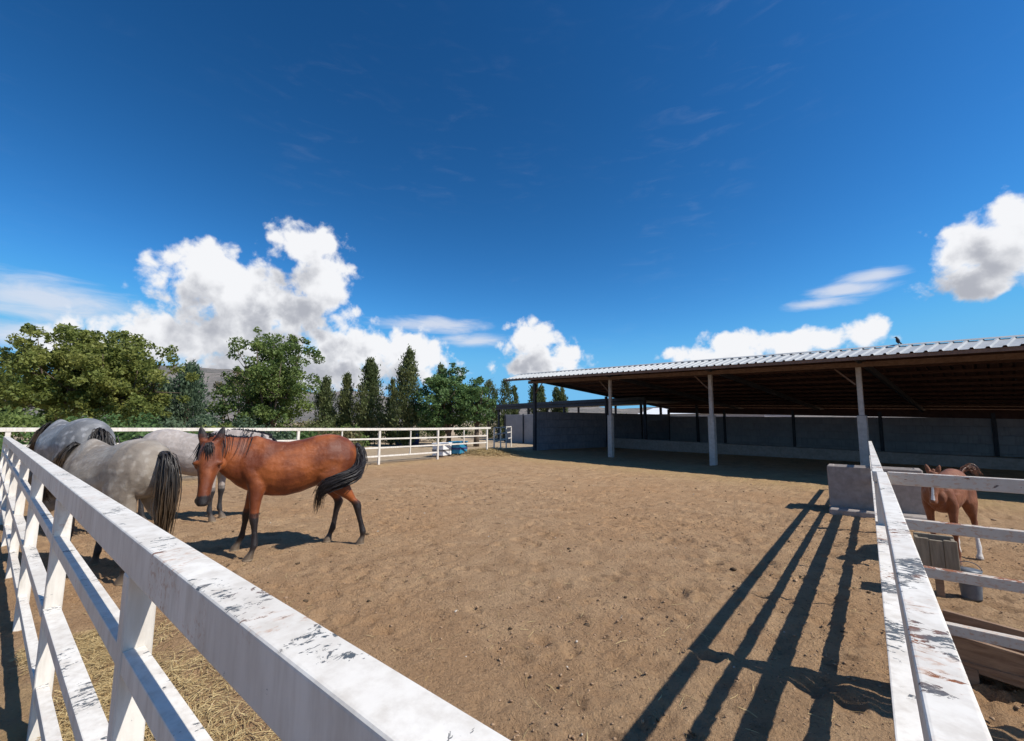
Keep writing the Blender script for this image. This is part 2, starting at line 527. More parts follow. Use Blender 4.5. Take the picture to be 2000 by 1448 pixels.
def gnoise(x, y):
    xi, yi = np.floor(x).astype(int), np.floor(y).astype(int)
    xf, yf = x - xi, y - yi
    u, v = xf * xf * xf * (xf * (xf * 6 - 15) + 10), yf * yf * yf * (yf * (yf * 6 - 15) + 10)

    def g(ix, iy, dx, dy):
        a = _grad[_perm[(_perm[ix & 511] + iy) & 511]]
        return np.cos(a) * dx + np.sin(a) * dy
    n00, n10 = g(xi, yi, xf, yf), g(xi + 1, yi, xf - 1, yf)
    n01, n11 = g(xi, yi + 1, xf, yf - 1), g(xi + 1, yi + 1, xf - 1, yf - 1)
    return (n00 * (1 - u) + n10 * u) * (1 - v) + (n01 * (1 - u) + n11 * u) * v


def sstep(a, b, x):
    t = np.clip((x - a) / (b - a), 0, 1)
    return t * t * (3 - 2 * t)


def terrain(x, y):
    x, y = np.asarray(x, float), np.asarray(y, float)
    z = 0.20 * np.exp(-(((x + 15.3) / 1.5) ** 2 + ((y - 17.2) / 1.7) ** 2))
    z = z + 0.07 * np.exp(-(((x + 14.0) / 3.0) ** 2 + ((y - 21.0) / 4.0) ** 2))
    return z


# ------------------------------------------------------------------ ground sheet
def axis(lo, hi, step, far_lo, far_hi, grow=1.22):
    core = list(np.arange(lo, hi + 1e-6, step))
    d, p, L = step, lo, []
    while p > far_lo:
        d *= grow
        p -= d
        L.append(p)
    d, p, Rr = step, hi, []
    while p < far_hi:
        d *= grow
        p += d
        Rr.append(p)
    return np.array(L[::-1] + core + Rr)


xa = np.concatenate([axis(-9.0, 2.2, 0.030, -30.0, 14.0, 1.03)])
xa = np.concatenate([-np.geomspace(3500, 34, 18), xa, np.geomspace(18, 3500, 18)])
ya = axis(0.3, 8.0, 0.030, -4.0, 34.0, 1.03)
ya = np.concatenate([-np.geomspace(3500, 8, 18), ya, np.geomspace(40, 3500, 18)])
GX, GY = np.meshgrid(xa, ya)
inside = sstep(-15.6, -15.0, GX) * sstep(26, 22, GY) * sstep(20, 14, GX)
amp = inside * 1.0 + 0.15 * (1 - inside)
w1 = gnoise(GX * 1.1 + 3, GY * 1.1) * 0.5
hz = 0.014 * gnoise(GX * 1.6, GY * 1.6)
hz += 0.017 * gnoise(GX * 4.2 + w1, GY * 4.2 + 9)
churn = 0.55 + 0.9 * sstep(-0.25, 0.45, gnoise(GX * 0.55 + 40, GY * 0.55))
rid = 1 - np.abs(gnoise(GX * 7.5 + w1 * 2, GY * 7.5 + 31)) * 2.2
hz += 0.017 * churn * (rid - 0.5)
hz += 0.019 * churn * gnoise(GX * 14.0 + w1 * 3, GY * 14.0)
# hoof prints: pits with a raised rim
pits = np.zeros_like(hz)
npit = 1500
px_, py_ = rng.uniform(-13, 2.0, npit), rng.uniform(0.5, 14, npit)
for i in range(npit):
    r0 = rng.uniform(0.055, 0.085)
    i0, i1 = np.searchsorted(xa, [px_[i] - 0.25, px_[i] + 0.25])
    j0, j1 = np.searchsorted(ya, [py_[i] - 0.25, py_[i] + 0.25])
    if i1 - i0 < 2 or j1 - j0 < 2:
        continue
    th = rng.uniform(0, math.pi)
    dx, dy = GX[j0:j1, i0:i1] - px_[i], GY[j0:j1, i0:i1] - py_[i]
    ex, ey = dx * math.cos(th) + dy * math.sin(th), (-dx * math.sin(th) + dy * math.cos(th)) * 0.8
    d = np.sqrt(ex * ex + ey * ey) / r0
    k = rng.uniform(0.4, 1.0)
    pits[j0:j1, i0:i1] += k * (-0.034 * np.exp(-d ** 4) + 0.012 * np.exp(-((d - 1.35) / 0.4) ** 2))
hz = (hz + pits) * amp
far = np.sqrt(GX ** 2 + GY ** 2)
hz *= sstep(60, 25, far)
GZ = hz + terrain(GX, GY) - 0.0
straw_n = np.exp(-((GY - 0.55) / 0.55) ** 2) * sstep(-5.5, -3.0, GX) * sstep(-0.1, -0.8, GX)
straw_m = np.exp(-(((GX + 15.0) / 2.0) ** 2 + ((GY - 16.9) / 1.8) ** 2) * 1.1)
straw_f = 0.55 * np.exp(-((GX + 14.9) / 0.8) ** 2) * sstep(17, 12, GY)
straw_s = 0.85 * np.exp(-((GY - 15.2 + 0.16 * (GX + 6)) / 1.4) ** 2) * sstep(-15, -13, GX)
straw_v = np.clip(straw_n + straw_m + straw_f + straw_s, 0, 1)
nx, ny = len(xa), len(ya)
verts = np.stack([GX.ravel(), GY.ravel(), GZ.ravel()], 1)
idx = np.arange(nx * ny).reshape(ny, nx)
quads = np.stack([idx[:-1, :-1].ravel(), idx[:-1, 1:].ravel(), idx[1:, 1:].ravel(), idx[1:, :-1].ravel()], 1)


def fast_mesh(name, verts, quads):
    me = bpy.data.meshes.new(name)
    me.vertices.add(len(verts))
    me.vertices.foreach_set('co', np.asarray(verts, np.float32).ravel())
    nf, k = quads.shape
    me.loops.add(nf * k)
    me.loops.foreach_set('vertex_index', quads.astype(np.int32).ravel())
    me.polygons.add(nf)
    me.polygons.foreach_set('loop_start', np.arange(0, nf * k, k, dtype=np.int32))
    me.polygons.foreach_set('loop_total', np.full(nf, k, dtype=np.int32))
    me.update(calc_edges=True)
    return me


gme = fast_mesh('ground', verts, quads)
gme.materials.append(MATS['soil'])
gme.polygons.foreach_set('use_smooth', np.ones(len(gme.polygons), dtype=bool))
set_float_attr(gme, 'straw', straw_v.ravel())
set_float_attr(gme, 'outside', (1 - sstep(-16.4, -15.3, GX)).ravel() * 0.9)
ground = bpy.data.objects.new('ground', gme)
col.objects.link(ground)
tag(ground, 'trodden brown earth of the paddock floor', kind='structure')


def gz(x, y):
    return float(terrain(x, y))


# ------------------------------------------------------------------ hills
def hills():
    naz, nr = 360, 14
    V, Q = [], []
    A = np.linspace(0, 2 * math.pi, naz, endpoint=False)
    prof = 42 + 34 * gnoise(A * 3.2 + 5, A * 0 + 2.5) + 16 * gnoise(A * 9, A * 0 + 7.5)
    # a rounded summit to the west, as the photograph shows between the trees
    azd = np.degrees(A)
    az_w = (azd + 180) % 360 - 180
    prof = prof + 74 * np.exp(-((az_w + 79) / 8.0) ** 2) + 34 * np.exp(-((az_w + 70) / 5.0) ** 2) + 30 * np.exp(-((az_w + 60) / 4.5) ** 2)
    for j in range(nr):
        t = j / (nr - 1)
        rad = 520 + 900 * t
        env = math.sin(min(1.0, t / 0.72) * math.pi / 2) ** 1.4 * (1 - max(0, (t - 0.72) / 0.28) ** 2)
        x, y = rad * np.sin(A), rad * np.cos(A)
        z = prof * env + 7 * env * gnoise(x * 0.012, y * 0.012) + 3 * env * gnoise(x * 0.04, y * 0.04) - 1.0
        V.append(np.stack([x, y, z], 1))
    V = np.concatenate(V)
    ii = np.arange(naz)
    for j in range(nr - 1):
        Q.append(np.stack([j * naz + ii, (j + 1) * naz + ii, (j + 1) * naz + (ii + 1) % naz, j * naz + (ii + 1) % naz], 1))
    me = fast_mesh('hills', V, np.concatenate(Q))
    me.materials.append(MATS['hill'])
    me.polygons.foreach_set('use_smooth', np.ones(len(me.polygons), dtype=bool))
    o = bpy.data.objects.new('hills', me)
    col.objects.link(o)
    tag(o, 'bare grey brown hills beyond the trees', kind='structure')


hills()

# ------------------------------------------------------------------ white rail fences
RAIL_Z = (1.37, 1.06, 0.68, 0.28)


def left_fence():
    x_end = -15.1
    f = empty('rail_fence', (-1.7, 0.34, 0), label='near white rail fence with chipped paint running along the left foreground', cat='fence')

    def part(nm, bm):
        o = bm_obj(nm, bm, 'paint_near', f, smooth=False)
        o.data.transform(Matrix.Translation((1.7, -0.34, 0)))
        return o
    # top rail: rectangular tube 82 x 106 mm
    part('top_rail', bar_bm((0.30, 0.340, 1.37), (x_end, 0.340, 1.37), 0.084, 0.108, 0.007, seg=3))
    xs = [0.22 - 1.91 * k for k in range(9)]
    for x in xs:
        part('post', post_bm(x, 0.335, -0.12, 1.262, 0.060, 0.072, 0.004))
    for k in range(len(xs) - 1):
        for z in RAIL_Z[1:]:
            w, hgt = (0.050, 0.060) if z > 0.9 else ((0.068, 0.060) if z > 0.5 else (0.05, 0.06))
            part('rail', bar_bm((xs[k] - 0.0305, 0.328, z), (xs[k + 1] + 0.0305, 0.328, z), w, hgt, 0.004))


left_fence()


def right_fence():
    f = empty('rail_fence', (0.05, 3.85, 0), label='scuffed white rail fence on the right leading back to the shed', cat='fence')

    def part(nm, bm, mt='paint_right'):
        o = bm_obj(nm, bm, mt, f)
        o.data.transform(Matrix.Translation((-0.05, -3.85, 0)))
        return o
    part('top_rail', bar_bm((0.052, 0.30, 1.37), (0.052, 3.80, 1.37), 0.052, 0.075, 0.005, seg=3))
    part('top_rail', bar_bm((0.035, 3.81, 1.372), (0.035, 13.9, 1.225), 0.060, 0.070, 0.005, seg=3))
    def zt(y, z):
        return z - max(0, y - 3.8) * 0.0146
    ys = [0.62, 3.85, 8.9, 13.86]
    for y in ys:
        thick = 0.10 if abs(y - 3.85) < 0.1 else 0.06
        part('post', post_bm(0.040, y, -0.12, zt(y, 1.298), 0.06, thick, 0.004))
    for k in range(3):
        a, b = ys[k], ys[k + 1]
        ta, tb = (0.10 if abs(a - 3.85) < 0.1 else 0.06) / 2, (0.10 if abs(b - 3.85) < 0.1 else 0.06) / 2
        for z, w, hh in ((1.03, 0.05, 0.05), (0.79, 0.05, 0.11), (0.44, 0.05, 0.06)):
            part('rail', bar_bm((0.022, a + ta, zt(a, z)), (0.022, b - tb, zt(b, z)), w, hh, 0.004))
    for y in (5.3, 6.55, 7.8, 10.2, 11.5, 12.7):
        part('dropper', post_bm(0.060, y, zt(y, 0.45), zt(y, 1.30), 0.014, 0.014, 0.002))


right_fence()


def cross_fence():
    y = 3.86
    f = empty('rail_fence', (1.8, y, 0), label='peeling rusty white cross fence in front of the foal', cat='fence')

    def part(nm, bm):
        o = bm_obj(nm, bm, 'paint_cross', f)
        o.data.transform(Matrix.Translation((-1.8, -y, 0)))
        return o
    for z, hh in ((1.368, 0.080), (1.075, 0.066), (0.79, 0.060), (0.475, 0.060)):
        part('rail', bar_bm((0.085, y, z), (3.62, y, z - 0.012), 0.055, hh, 0.005))
    for x in (1.85, 3.6):
        part('post', post_bm(x, y + 0.062, -0.1, 1.36, 0.06, 0.065, 0.004))


cross_fence()


def far_fence():
    x = -15.2
    f = empty('rail_fence', (x, 9.0, 0), label='far white four rail fence in front of the trees', cat='fence')

    def part(nm, bm):
        o = bm_obj(nm, bm, 'paint_far', f)
        o.data.transform(Matrix.Translation((-x, -9.0, 0)))
        return o
    ys = [0.34 + (16.5 - 0.34) * k / 5.0 for k in range(6)]
    ys = [0.36, 3.6, 6.9, 10.13, 13.2, 16.5]
    def zt(y):
        return 0.15 * max(0.0, (12.0 - y) / 12.0) - 0.04
    for i, y in enumerate(ys):
        part('post', post_bm(x, y, -0.1, 1.365 + zt(y), 0.075, 0.085, 0.004))
    for k in range(5):
        a, b = (0.2 if k == 0 else ys[k]), (16.75 if k == 4 else ys[k + 1])
        part('top_rail', bar_bm((x, a + 0.002, 1.46 + zt(a)), (x, b - 0.002, 1.46 + zt(b)), 0.10, 0.095, 0.005))
    for k in range(5):
        a, b = ys[k] + 0.043, ys[k + 1] - 0.043
        za, zb = zt(a), zt(b)
        for z in (1.06, 0.70, 0.36):
            if k == 4 and z < 0.5:
                continue
            part('rail', bar_bm((x, a, z + za * z), (x, b, z + zb * z), 0.05, 0.06, 0.003))
        ym = (a + b) / 2
        zm = (za + zb) / 2
        for z0, z1 in ((1.06, 1.365), (0.70, 1.0)) + (((0.36, 0.64),) if k < 4 else ()):
            part('dropper', post_bm(x, ym, z0 + zm * z0, z1 + zm * z1, 0.045, 0.045, 0.003))


far_fence()


def shade_fence():
    f = empty('rail_fence', (-16.2, 19.0, 0), label='short rail fence in the shade beside the shed corner', cat='fence')
    a, b = Vector((-15.5, 17.4, 0)), Vector((-18.6, 22.6, 0))
    for t in (0.0, 0.33, 0.66, 1.0):
        p = a.lerp(b, t)
        o = bm_obj('post', post_bm(p.x, p.y, gz(p.x, p.y) - 0.1, 1.33, 0.06, 0.06, 0.003), 'paint_far', f)
        o.data.transform(Matrix.Translation((16.2, -19.0, 0)))
    for z in (1.40, 1.04, 0.66):
        o = bm_obj('rail', bar_bm((a.x, a.y, z), (b.x, b.y, z), 0.055, 0.06, 0.003), 'paint_far', f)
        o.data.transform(Matrix.Translation((16.2, -19.0, 0)))


shade_fence()

# ------------------------------------------------------------------ open shed
SHED_O = Vector((-4.77, 18.35, 0))
SHED_A = -R(9.5)


def shed():
    S = empty('open_shed', SHED_O, SHED_A, 'long open fronted cattle shed with ribbed metal roof and dark interior', 'shed')
    S.rotation_euler = (0, R(0.8), SHED_A)
    TR = math.tan(R(1.0))
    ROOF_U0, ROOF_U1 = -10.9, 16.6
    EAVE_V, RIDGE_V, REAR_V = -1.75, -0.72, 17.2
    EAVE_Z, RIDGE_Z, REAR_Z = 3.73, 4.06, 2.50

    # roof sheets -----------------------------------------------------
    pitch, ribs = 0.275, 4
    sw = pitch * ribs
    prof = []
    for k in range(ribs):
        x = k * pitch
        prof += [(x, 0), (x + 0.185, 0), (x + 0.207, 0.042), (x + 0.253, 0.042)]
    prof.append((sw, 0))

    def sheet(name, v0, z0, v1, z1, shear):
        V, Fc, Fm = [], [], []
        n = len(prof)
        for dz in (0.0, -0.004):
            for (v, z, sh) in ((v0, z0, 0.0), (v1, z1, shear)):
                V += [(x + sh, v, z + zz + dz) for x, zz in prof]
        for i in range(n - 1):
            Fc.append((i, i + 1, n + i + 1, n + i)); Fm.append(0)
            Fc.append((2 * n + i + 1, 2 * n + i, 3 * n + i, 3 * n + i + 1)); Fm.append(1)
            Fc.append((i + 1, i, 2 * n + i, 2 * n + i + 1)); Fm.append(0)
            Fc.append((n + i, n + i + 1, 3 * n + i + 1, 3 * n + i)); Fm.append(0)
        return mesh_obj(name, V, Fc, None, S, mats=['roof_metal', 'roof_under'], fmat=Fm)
    nsheet = int((ROOF_U1 - ROOF_U0) / sw)
    sh = (EAVE_V - RIDGE_V) * math.tan(SHED_A)
    s0 = sheet('roof_sheet', EAVE_V, EAVE_Z, RIDGE_V, RIDGE_Z, sh)
    s1 = sheet('roof_sheet', RIDGE_V + 0.004, RIDGE_Z - 0.004, REAR_V, REAR_Z, 0.0)
    for s, off in ((s0, 0.0), (s1, sh)):
        s.location = (ROOF_U0 + off, 0, 0)
        for k in range(1, nsheet):
            place(s, 'roof_sheet', S, (ROOF_U0 + off + k * (sw + 0.0005), 0, random.uniform(-0.003, 0.003)))
    L = ROOF_U0 + nsheet * sw
    # ridge capping
    bm = bmesh.new()
    vs_ = [bm.verts.new(p) for p in ((ROOF_U0, RIDGE_V - 0.10, RIDGE_Z + 0.012), (L, RIDGE_V - 0.10, RIDGE_Z + 0.012), (L, RIDGE_V, RIDGE_Z + 0.062), (ROOF_U0, RIDGE_V, RIDGE_Z + 0.062), (L, RIDGE_V + 0.2, RIDGE_Z + 0.042), (ROOF_U0, RIDGE_V + 0.2, RIDGE_Z + 0.042))]
    bm.faces.new((vs_[0], vs_[1], vs_[2], vs_[3]))
    bm.faces.new((vs_[3], vs_[2], vs_[4], vs_[5]))
    bm_obj('ridge_cap', bm, 'roof_metal', S)

    def zroof(v):
        return RIDGE_Z + (REAR_Z - RIDGE_Z) * (v - RIDGE_V) / (REAR_V - RIDGE_V)
    # front fascia under the eave and gable end trim
    bm_obj('fascia', bar_bm((ROOF_U0 + 0.05, EAVE_V + 0.06, EAVE_Z - 0.004), (L - 0.05, EAVE_V + 0.06, EAVE_Z - 0.004), 0.05, 0.10, 0.003), 'steel_brown', S)
    # purlins along the shed under the rear slope
    v = 0.75
    while v < REAR_V - 0.2:
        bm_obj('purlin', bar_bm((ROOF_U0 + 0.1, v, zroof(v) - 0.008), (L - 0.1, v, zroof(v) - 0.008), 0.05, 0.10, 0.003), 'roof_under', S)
        v += 1.45
    bm_obj('front_beam', bar_bm((ROOF_U0 + 0.2, 0.0, 3.74), (L - 0.1, 0.0, 3.74), 0.10, 0.16, 0.004), 'steel_brown', S)
    bm_obj('ridge_purlin', bar_bm((ROOF_U0 + 0.2, RIDGE_V + 0.02, RIDGE_Z - 0.03), (L - 0.1, RIDGE_V + 0.02, RIDGE_Z - 0.03), 0.06, 0.14, 0.004), 'roof_under', S)
    # front posts: slim steel above a concrete sleeve
    us = [-10.1, -4.86, 0.0, 4.72, 9.4, 14.1]
    for i, u in enumerate(us):
        if i == 0:
            p = bm_obj('post', post_bm(u, 0, -0.2, 3.575 - u * TR, 0.16, 0.16, 0.006), 'steel_dark', S)
        else:
            p = bm_obj('post', post_bm(u, 0, 1.96, 3.575 - u * TR, 0.135, 0.12, 0.006), 'post_grey', S)
            bm_obj('concrete_sleeve', post_bm(u, 0, -0.2, 1.957, 0.235, 0.215, 0.012), 'concrete_pale', p)
        # knee brace from post to beam
        for sgn in ((1,) if i == 0 else (-1,)):
            bm_obj('brace', bar_bm((u + sgn * 0.09, 0.0, 3.02 - u * TR), (u + sgn * 0.62, 0.0, 3.57 - u * TR), 0.045, 0.05, 0.002, up=(0, 1, 0)), 'steel_brown', p)
        # rafter carrying the purlins to the rear
        bm_obj('rafter', bar_bm((u, RIDGE_V + 0.1, zroof(RIDGE_V + 0.1) - 0.115), (u, REAR_V - 0.1, zroof(REAR_V - 0.1) - 0.115), 0.10, 0.20, 0.004), 'steel_dark', S)
        bm_obj('rafter', bar_bm((u, EAVE_V + 0.09, EAVE_Z + 0.01), (u, RIDGE_V, RIDGE_Z - 0.045), 0.08, 0.11, 0.004), 'steel_dark', S)
    # back wall: precast courses between dark posts
    BV = 15.0
    bu = [-10.1 + 4.35 * k for k in range(7)]
    for k, u in enumerate(bu):
        bm_obj('post', post_bm(u, BV - 0.02, -0.3, zroof(BV) - 0.32 - u * TR, 0.15, 0.17, 0.005), 'steel_dark', S)
    cz = [-0.25, 0.24, 0.68, 1.12, 1.56, 2.0]

    def course(name, length, thick, hgt, mt):
        return bm_obj(name, box_bm(0, length, -thick / 2, thick / 2, 0, hgt, 0.012), mt, S)
    for k in range(len(bu) - 1):
        for j in range(len(cz) - 1):
            o = course('wall_panel', bu[k + 1] - bu[k] - 0.16, 0.09, cz[j + 1] - cz[j] - 0.008, 'wall_back')
            o.location = (bu[k] + 0.08, BV + random.uniform(-0.006, 0.006), cz[j])
    bm_obj('rear_beam', bar_bm((bu[0], BV - 0.0, 2.46), (bu[-1], BV - 0.0, 2.46), 0.12, 0.38, 0.004), 'roof_under', S)
    # left side wall
    sv = [0.0, 6.75, 11.0, BV]
    for k in (1, 2):
        bm_obj('post', post_bm(-10.1, sv[k], -0.3, zroof(sv[k]) - 0.325 + 10.1 * TR, 0.15, 0.15, 0.005), 'steel_dark', S)
    zz = [-0.25, 0.30, 0.76, 1.22, 1.68, 2.14]
    for k in range(3):
        for j in range(5):
            ln = sv[k + 1] - sv[k] - 0.17
            o = bm_obj('wall_panel', box_bm(-0.045, 0.045, 0, ln, 0, zz[j + 1] - zz[j] - 0.008, 0.012), 'wall_panel', S)
            o.location = (-10.1 + random.uniform(-0.006, 0.006), sv[k] + 0.085, zz[j])
    bm_obj('wall_core', box_bm(bu[0], bu[-1], BV + 0.012, BV + 0.034, -0.3, 1.985, 0.0), 'wall_back', S)
    bm_obj('wall_core', box_bm(-10.111, -10.089, 0.09, BV - 0.1, -0.3, 2.125, 0.0), 'wall_panel', S)
    # low concrete manger inside
    bm_obj('manger', box_bm(-9.6, 15.5, 6.2, 6.75, -0.1, 0.52, 0.02), 'concrete', S)
    # the roof follows the ground and climbs a little towards its left end
    th = R(1.0)
    for c in S.children:
        if c.name.split('.')[0] in ('roof_sheet', 'ridge_cap', 'fascia', 'purlin', 'front_beam', 'ridge_purlin', 'rafter', 'rear_beam'):
            x, y, z = c.location
            c.location = (x * math.cos(th) + z * math.sin(th), y, -x * math.sin(th) + z * math.cos(th))
            c.rotation_euler = (0, th, 0)
    return S


shed()

# bird on the ridge ----------------------------------------------------
def bird():
    b = empty('bird', (0, 0, 0), label='small black bird perched on the shed roof ridge', cat='bird')
    U = Vector((math.cos(SHED_A), math.sin(SHED_A), 0)); Vv = Vector((-math.sin(SHED_A), math.cos(SHED_A), 0))
    p = SHED_O + U * 5.87 + Vv * (-0.72)
    b.location = (p.x, p.y, 4.122 - 5.87 * math.sin(R(1.8)))
    b.scale = (0.8, 0.8, 0.8)
    V, Fc = tube([(0, 0, 0.035), (0.0, 0, 0.06), (0.01, 0, 0.12), (0.02, 0, 0.19), (0.035, 0, 0.235), (0.05, 0, 0.262), (0.06, 0, 0.28), (0.062, 0, 0.29)],
                 [0.015, 0.04, 0.06, 0.052, 0.034, 0.036, 0.025, 0.006], 10)
    mesh_obj('body', V, Fc, 'bird_black', b, smooth=True)
    V, Fc = tube([(-0.02, 0, 0.09), (-0.07, 0, 0.03), (-0.13, 0, -0.05)], [0.03, 0.026, 0.012], 6)
    mesh_obj('tail', V, Fc, 'bird_black', b)
    V, Fc = tube([(0.085, 0, 0.262), (0.13, 0, 0.25)], [0.012, 0.002], 6)
    mesh_obj('beak', V, Fc, 'bird_black', b)
    for s in (-1, 1):
        V, Fc = tube([(0.0, s * 0.02, 0.06), (0.01, s * 0.022, -0.005)], [0.006, 0.005], 5)
        mesh_obj('leg', V, Fc, 'bird_black', b)
    b.rotation_euler = (0, 0, R(200))


bird()

# ------------------------------------------------------------------ troughs and small things in the right pen
def trough():
    t = empty('concrete_trough', (0.0, 10.45, 0), label='pale concrete trough with a low step standing under the right fence', cat='trough')
    bm = bmesh.new()
    box_bm(-0.66, 0.70, 0.0, 0.10, -0.05, 0.86, 0.018, bm)
    bm_obj('front_wall', bm, 'concrete_trough', t)
    bm_obj('back_wall', box_bm(-0.66, 0.70, 0.56, 0.66, -0.05, 0.84, 0.018), 'concrete_trough', t)
    for x in (-0.66, 0.60):
        bm_obj('end_wall', box_bm(x, x + 0.10, 0.102, 0.558, -0.05, 0.85, 0.015), 'concrete_trough', t)
    bm_obj('step', box_bm(-0.66, 0.70, -0.34, -0.003, -0.05, 0.10, 0.02), 'concrete_trough', t)
    bm_obj('water', box_bm(-0.56, 0.60, 0.10, 0.56, 0.2, 0.62, 0.0), 'steel_dark', t)


trough()


def pen_bits():
    m = empty('wooden_manger', (0.75, 4.35, 0), label='low brown wooden manger on the ground beyond the cross fence', cat='manger')
    for i, (a, b) in enumerate((((-0.42, -0.10, 0.29), (0.62, -0.24, 0.22)), ((-0.42, 0.24, 0.33), (0.62, 0.10, 0.27)))):
        bm_obj('side_board', bar_bm(a, b, 0.035, 0.20, 0.006), 'wood_old', m)
    bm_obj('end_board', bar_bm((-0.455, -0.10, 0.31), (-0.455, 0.25, 0.31), 0.035, 0.18, 0.006), 'wood_old', m)
    bm_obj('end_board', bar_bm((0.655, -0.25, 0.25), (0.655, 0.10, 0.25), 0.035, 0.18, 0.006), 'wood_old', m)
    bm_obj('floor_board', bar_bm((-0.39, 0.04, 0.14), (0.58, -0.09, 0.14), 0.34, 0.03, 0.004), 'wood_old', m)
    for x, y in ((-0.36, 0.06), (0.54, -0.08)):
        bm_obj('foot', box_bm(x - 0.05, x + 0.05, y - 0.2, y + 0.2, -0.06, 0.11, 0.006), 'wood_old', m)
    b = empty('wooden_box', (0.44, 6.0, 0), label='weathered small plank box on a stake behind the cross fence', cat='box')
    for k in range(3):
        bm_obj('plank', box_bm(-0.15 + k * 0.10, -0.054 + k * 0.10, -0.015, 0.015, 0.22, 0.56 - 0.01 * (k % 2), 0.004), 'board_grey', b)
    for x in (-0.15, 0.117):
        bm_obj('side_plank', box_bm(x, x + 0.03, 0.018, 0.22, 0.22, 0.54, 0.004), 'board_grey', b)
    bm_obj('back_plank', box_bm(-0.15, 0.147, 0.223, 0.25, 0.22, 0.56, 0.004), 'board_grey', b)
    bm_obj('stake', post_bm(0.0, 0.10, -0.1, 0.22, 0.06, 0.06, 0.005), 'wood_old', b)
    k = empty('bucket', (0.665, 6.22, 0), label='dark metal bucket standing beside the plank box', cat='bucket')
    V, Fc = tube([(0, 0, z * 0.85) for z in (0.0, 0.02, 0.16, 0.30, 0.315, 0.31, 0.05)], [r_ * 0.62 for r_ in (0.115, 0.118, 0.132, 0.146, 0.152, 0.142, 0.11)], 20)
    mesh_obj('body', V, Fc, 'bucket_metal', k, smooth=True)
    pts = [(0.093 * math.cos(a_), 0.012, 0.255 + 0.085 * math.sin(a_)) for a_ in np.linspace(0, math.pi, 11)]
    V, Fc = tube(pts, [0.004] * 11, 6)
    mesh_obj('handle', V, Fc, 'bucket_metal', k)


pen_bits()


# ------------------------------------------------------------------ things behind the far fence
def behind_fence():
    # white and blue feed bins
    for x, y, mt, lab, nm in ((-16.2, 14.35, 'white_sheet', 'low white feed bin behind the far fence', 'feed_bin'), (-16.1, 15.35, 'plastic_blue', 'bright blue feed bin beside the white bin at the far fence', 'feed_bin')):
        e = empty(nm, (x, y, gz(x, y)), R(20), lab, 'bin', 'feed bins behind the far fence')
        bm_obj('body', box_bm(-0.30, 0.30, -0.42, 0.42, 0.06, 0.60, 0.03, seg=2), mt, e)
        bm_obj('lid', box_bm(-0.33, 0.33, -0.45, 0.45, 0.603, 0.66, 0.015), 'white_sheet' if mt == 'white_sheet' else 'plastic_blue', e)
        bm_obj('band', box_bm(-0.312, 0.312, -0.432, 0.432, 0.27, 0.36, 0.004), 'concrete' if mt == 'white_sheet' else 'plastic_navy', e)
        for sx in (-0.2, 0.2):
            bm_obj('runner', box_bm(sx - 0.05, sx + 0.05, -0.4, 0.4, -0.03, 0.058, 0.005), 'wood_old', e)
    for i, (x, y, s) in enumerate(((-26.6, 19.5, 1.0), (-26.0, 20.3, 0.95))):
        e = empty('plastic_barrel', (x, y, 0), 0, ('taller' if i == 0 else 'shorter') + ' navy blue plastic barrel under the broad tree', 'barrel', 'navy barrels')
        V, Fc = tube([(0, 0, z * s) for z in (-0.02, 0.02, 0.25, 0.30, 0.34, 0.62, 0.67, 0.71, 0.98, 1.04)], [0.30, 0.34, 0.36, 0.375, 0.36, 0.36, 0.375, 0.36, 0.35, 0.31], 20)
        mesh_obj('body', V, Fc, 'plastic_navy', e, smooth=True)
        V, Fc = tube([(0, 0, 1.041 * s), (0, 0, 1.075 * s)], [0.33, 0.33], 20)
        mesh_obj('lid', V, Fc, 'plastic_navy', e)
    # low flat canopy and grey wall behind the shed's left end
    c = empty('flat_canopy', (-22.0, 33.0, 0), R(-14), 'low dark flat roofed canopy beyond the shed', 'canopy')
    bm_obj('roof', box_bm(-5.5, 12.0, -3.0, 4.0, 3.10, 3.34, 0.02), 'steel_dark', c)
    bm_obj('fascia', box_bm(-5.4, 11.9, -2.9, -2.72, 2.86, 3.097, 0.01), 'steel_dark', c)
    for x in (-5.2, -0.6, 4.0, 8.6, 11.7):
        bm_obj('post', post_bm(x, -2.6, -0.1, 3.097, 0.16, 0.16, 0.01), 'steel_dark', c)
        bm_obj('post', post_bm(x, 3.7, -0.1, 3.097, 0.16, 0.16, 0.01), 'steel_dark', c)
    w = empty('yard_wall', (-21.0, 27.5, 0), R(-12), 'plain grey yard wall between the broad tree and the shed', 'wall')
    for k in range(3):
        x0 = -2.7 + k * 2.4
        bm_obj('wall_panel', box_bm(x0, x0 + 2.37, -0.08, 0.08, -0.1, 2.28, 0.012), 'plaster_grey', w)
        bm_obj('post', post_bm(x0 - 0.015, -0.12, -0.1, 2.32, 0.10, 0.07, 0.005), 'steel_dark', w)
    b = empty('low_building', (-18.5, 52.0, 0), R(-14), 'low white metal building seen through the shed end', 'building')
    bm_obj('wall', box_bm(-4, 11, 0, 7, -0.2, 2.6, 0.02), 'plaster_grey', b)
    bm = bmesh.new()
    vs_ = [bm.verts.new(p) for p in ((-4.3, -0.4, 2.604), (11.3, -0.4, 2.604), (11.3, 3.5, 3.5), (-4.3, 3.5, 3.5), (11.3, 7.4, 2.604), (-4.3, 7.4, 2.604))]
    for f in ((0, 1, 2, 3), (3, 2, 4, 5), (0, 3, 5), (1, 4, 2)):
        bm.faces.new([vs_[k] for k in f])
    bm_obj('roof', bm, 'white_sheet', b)


behind_fence()


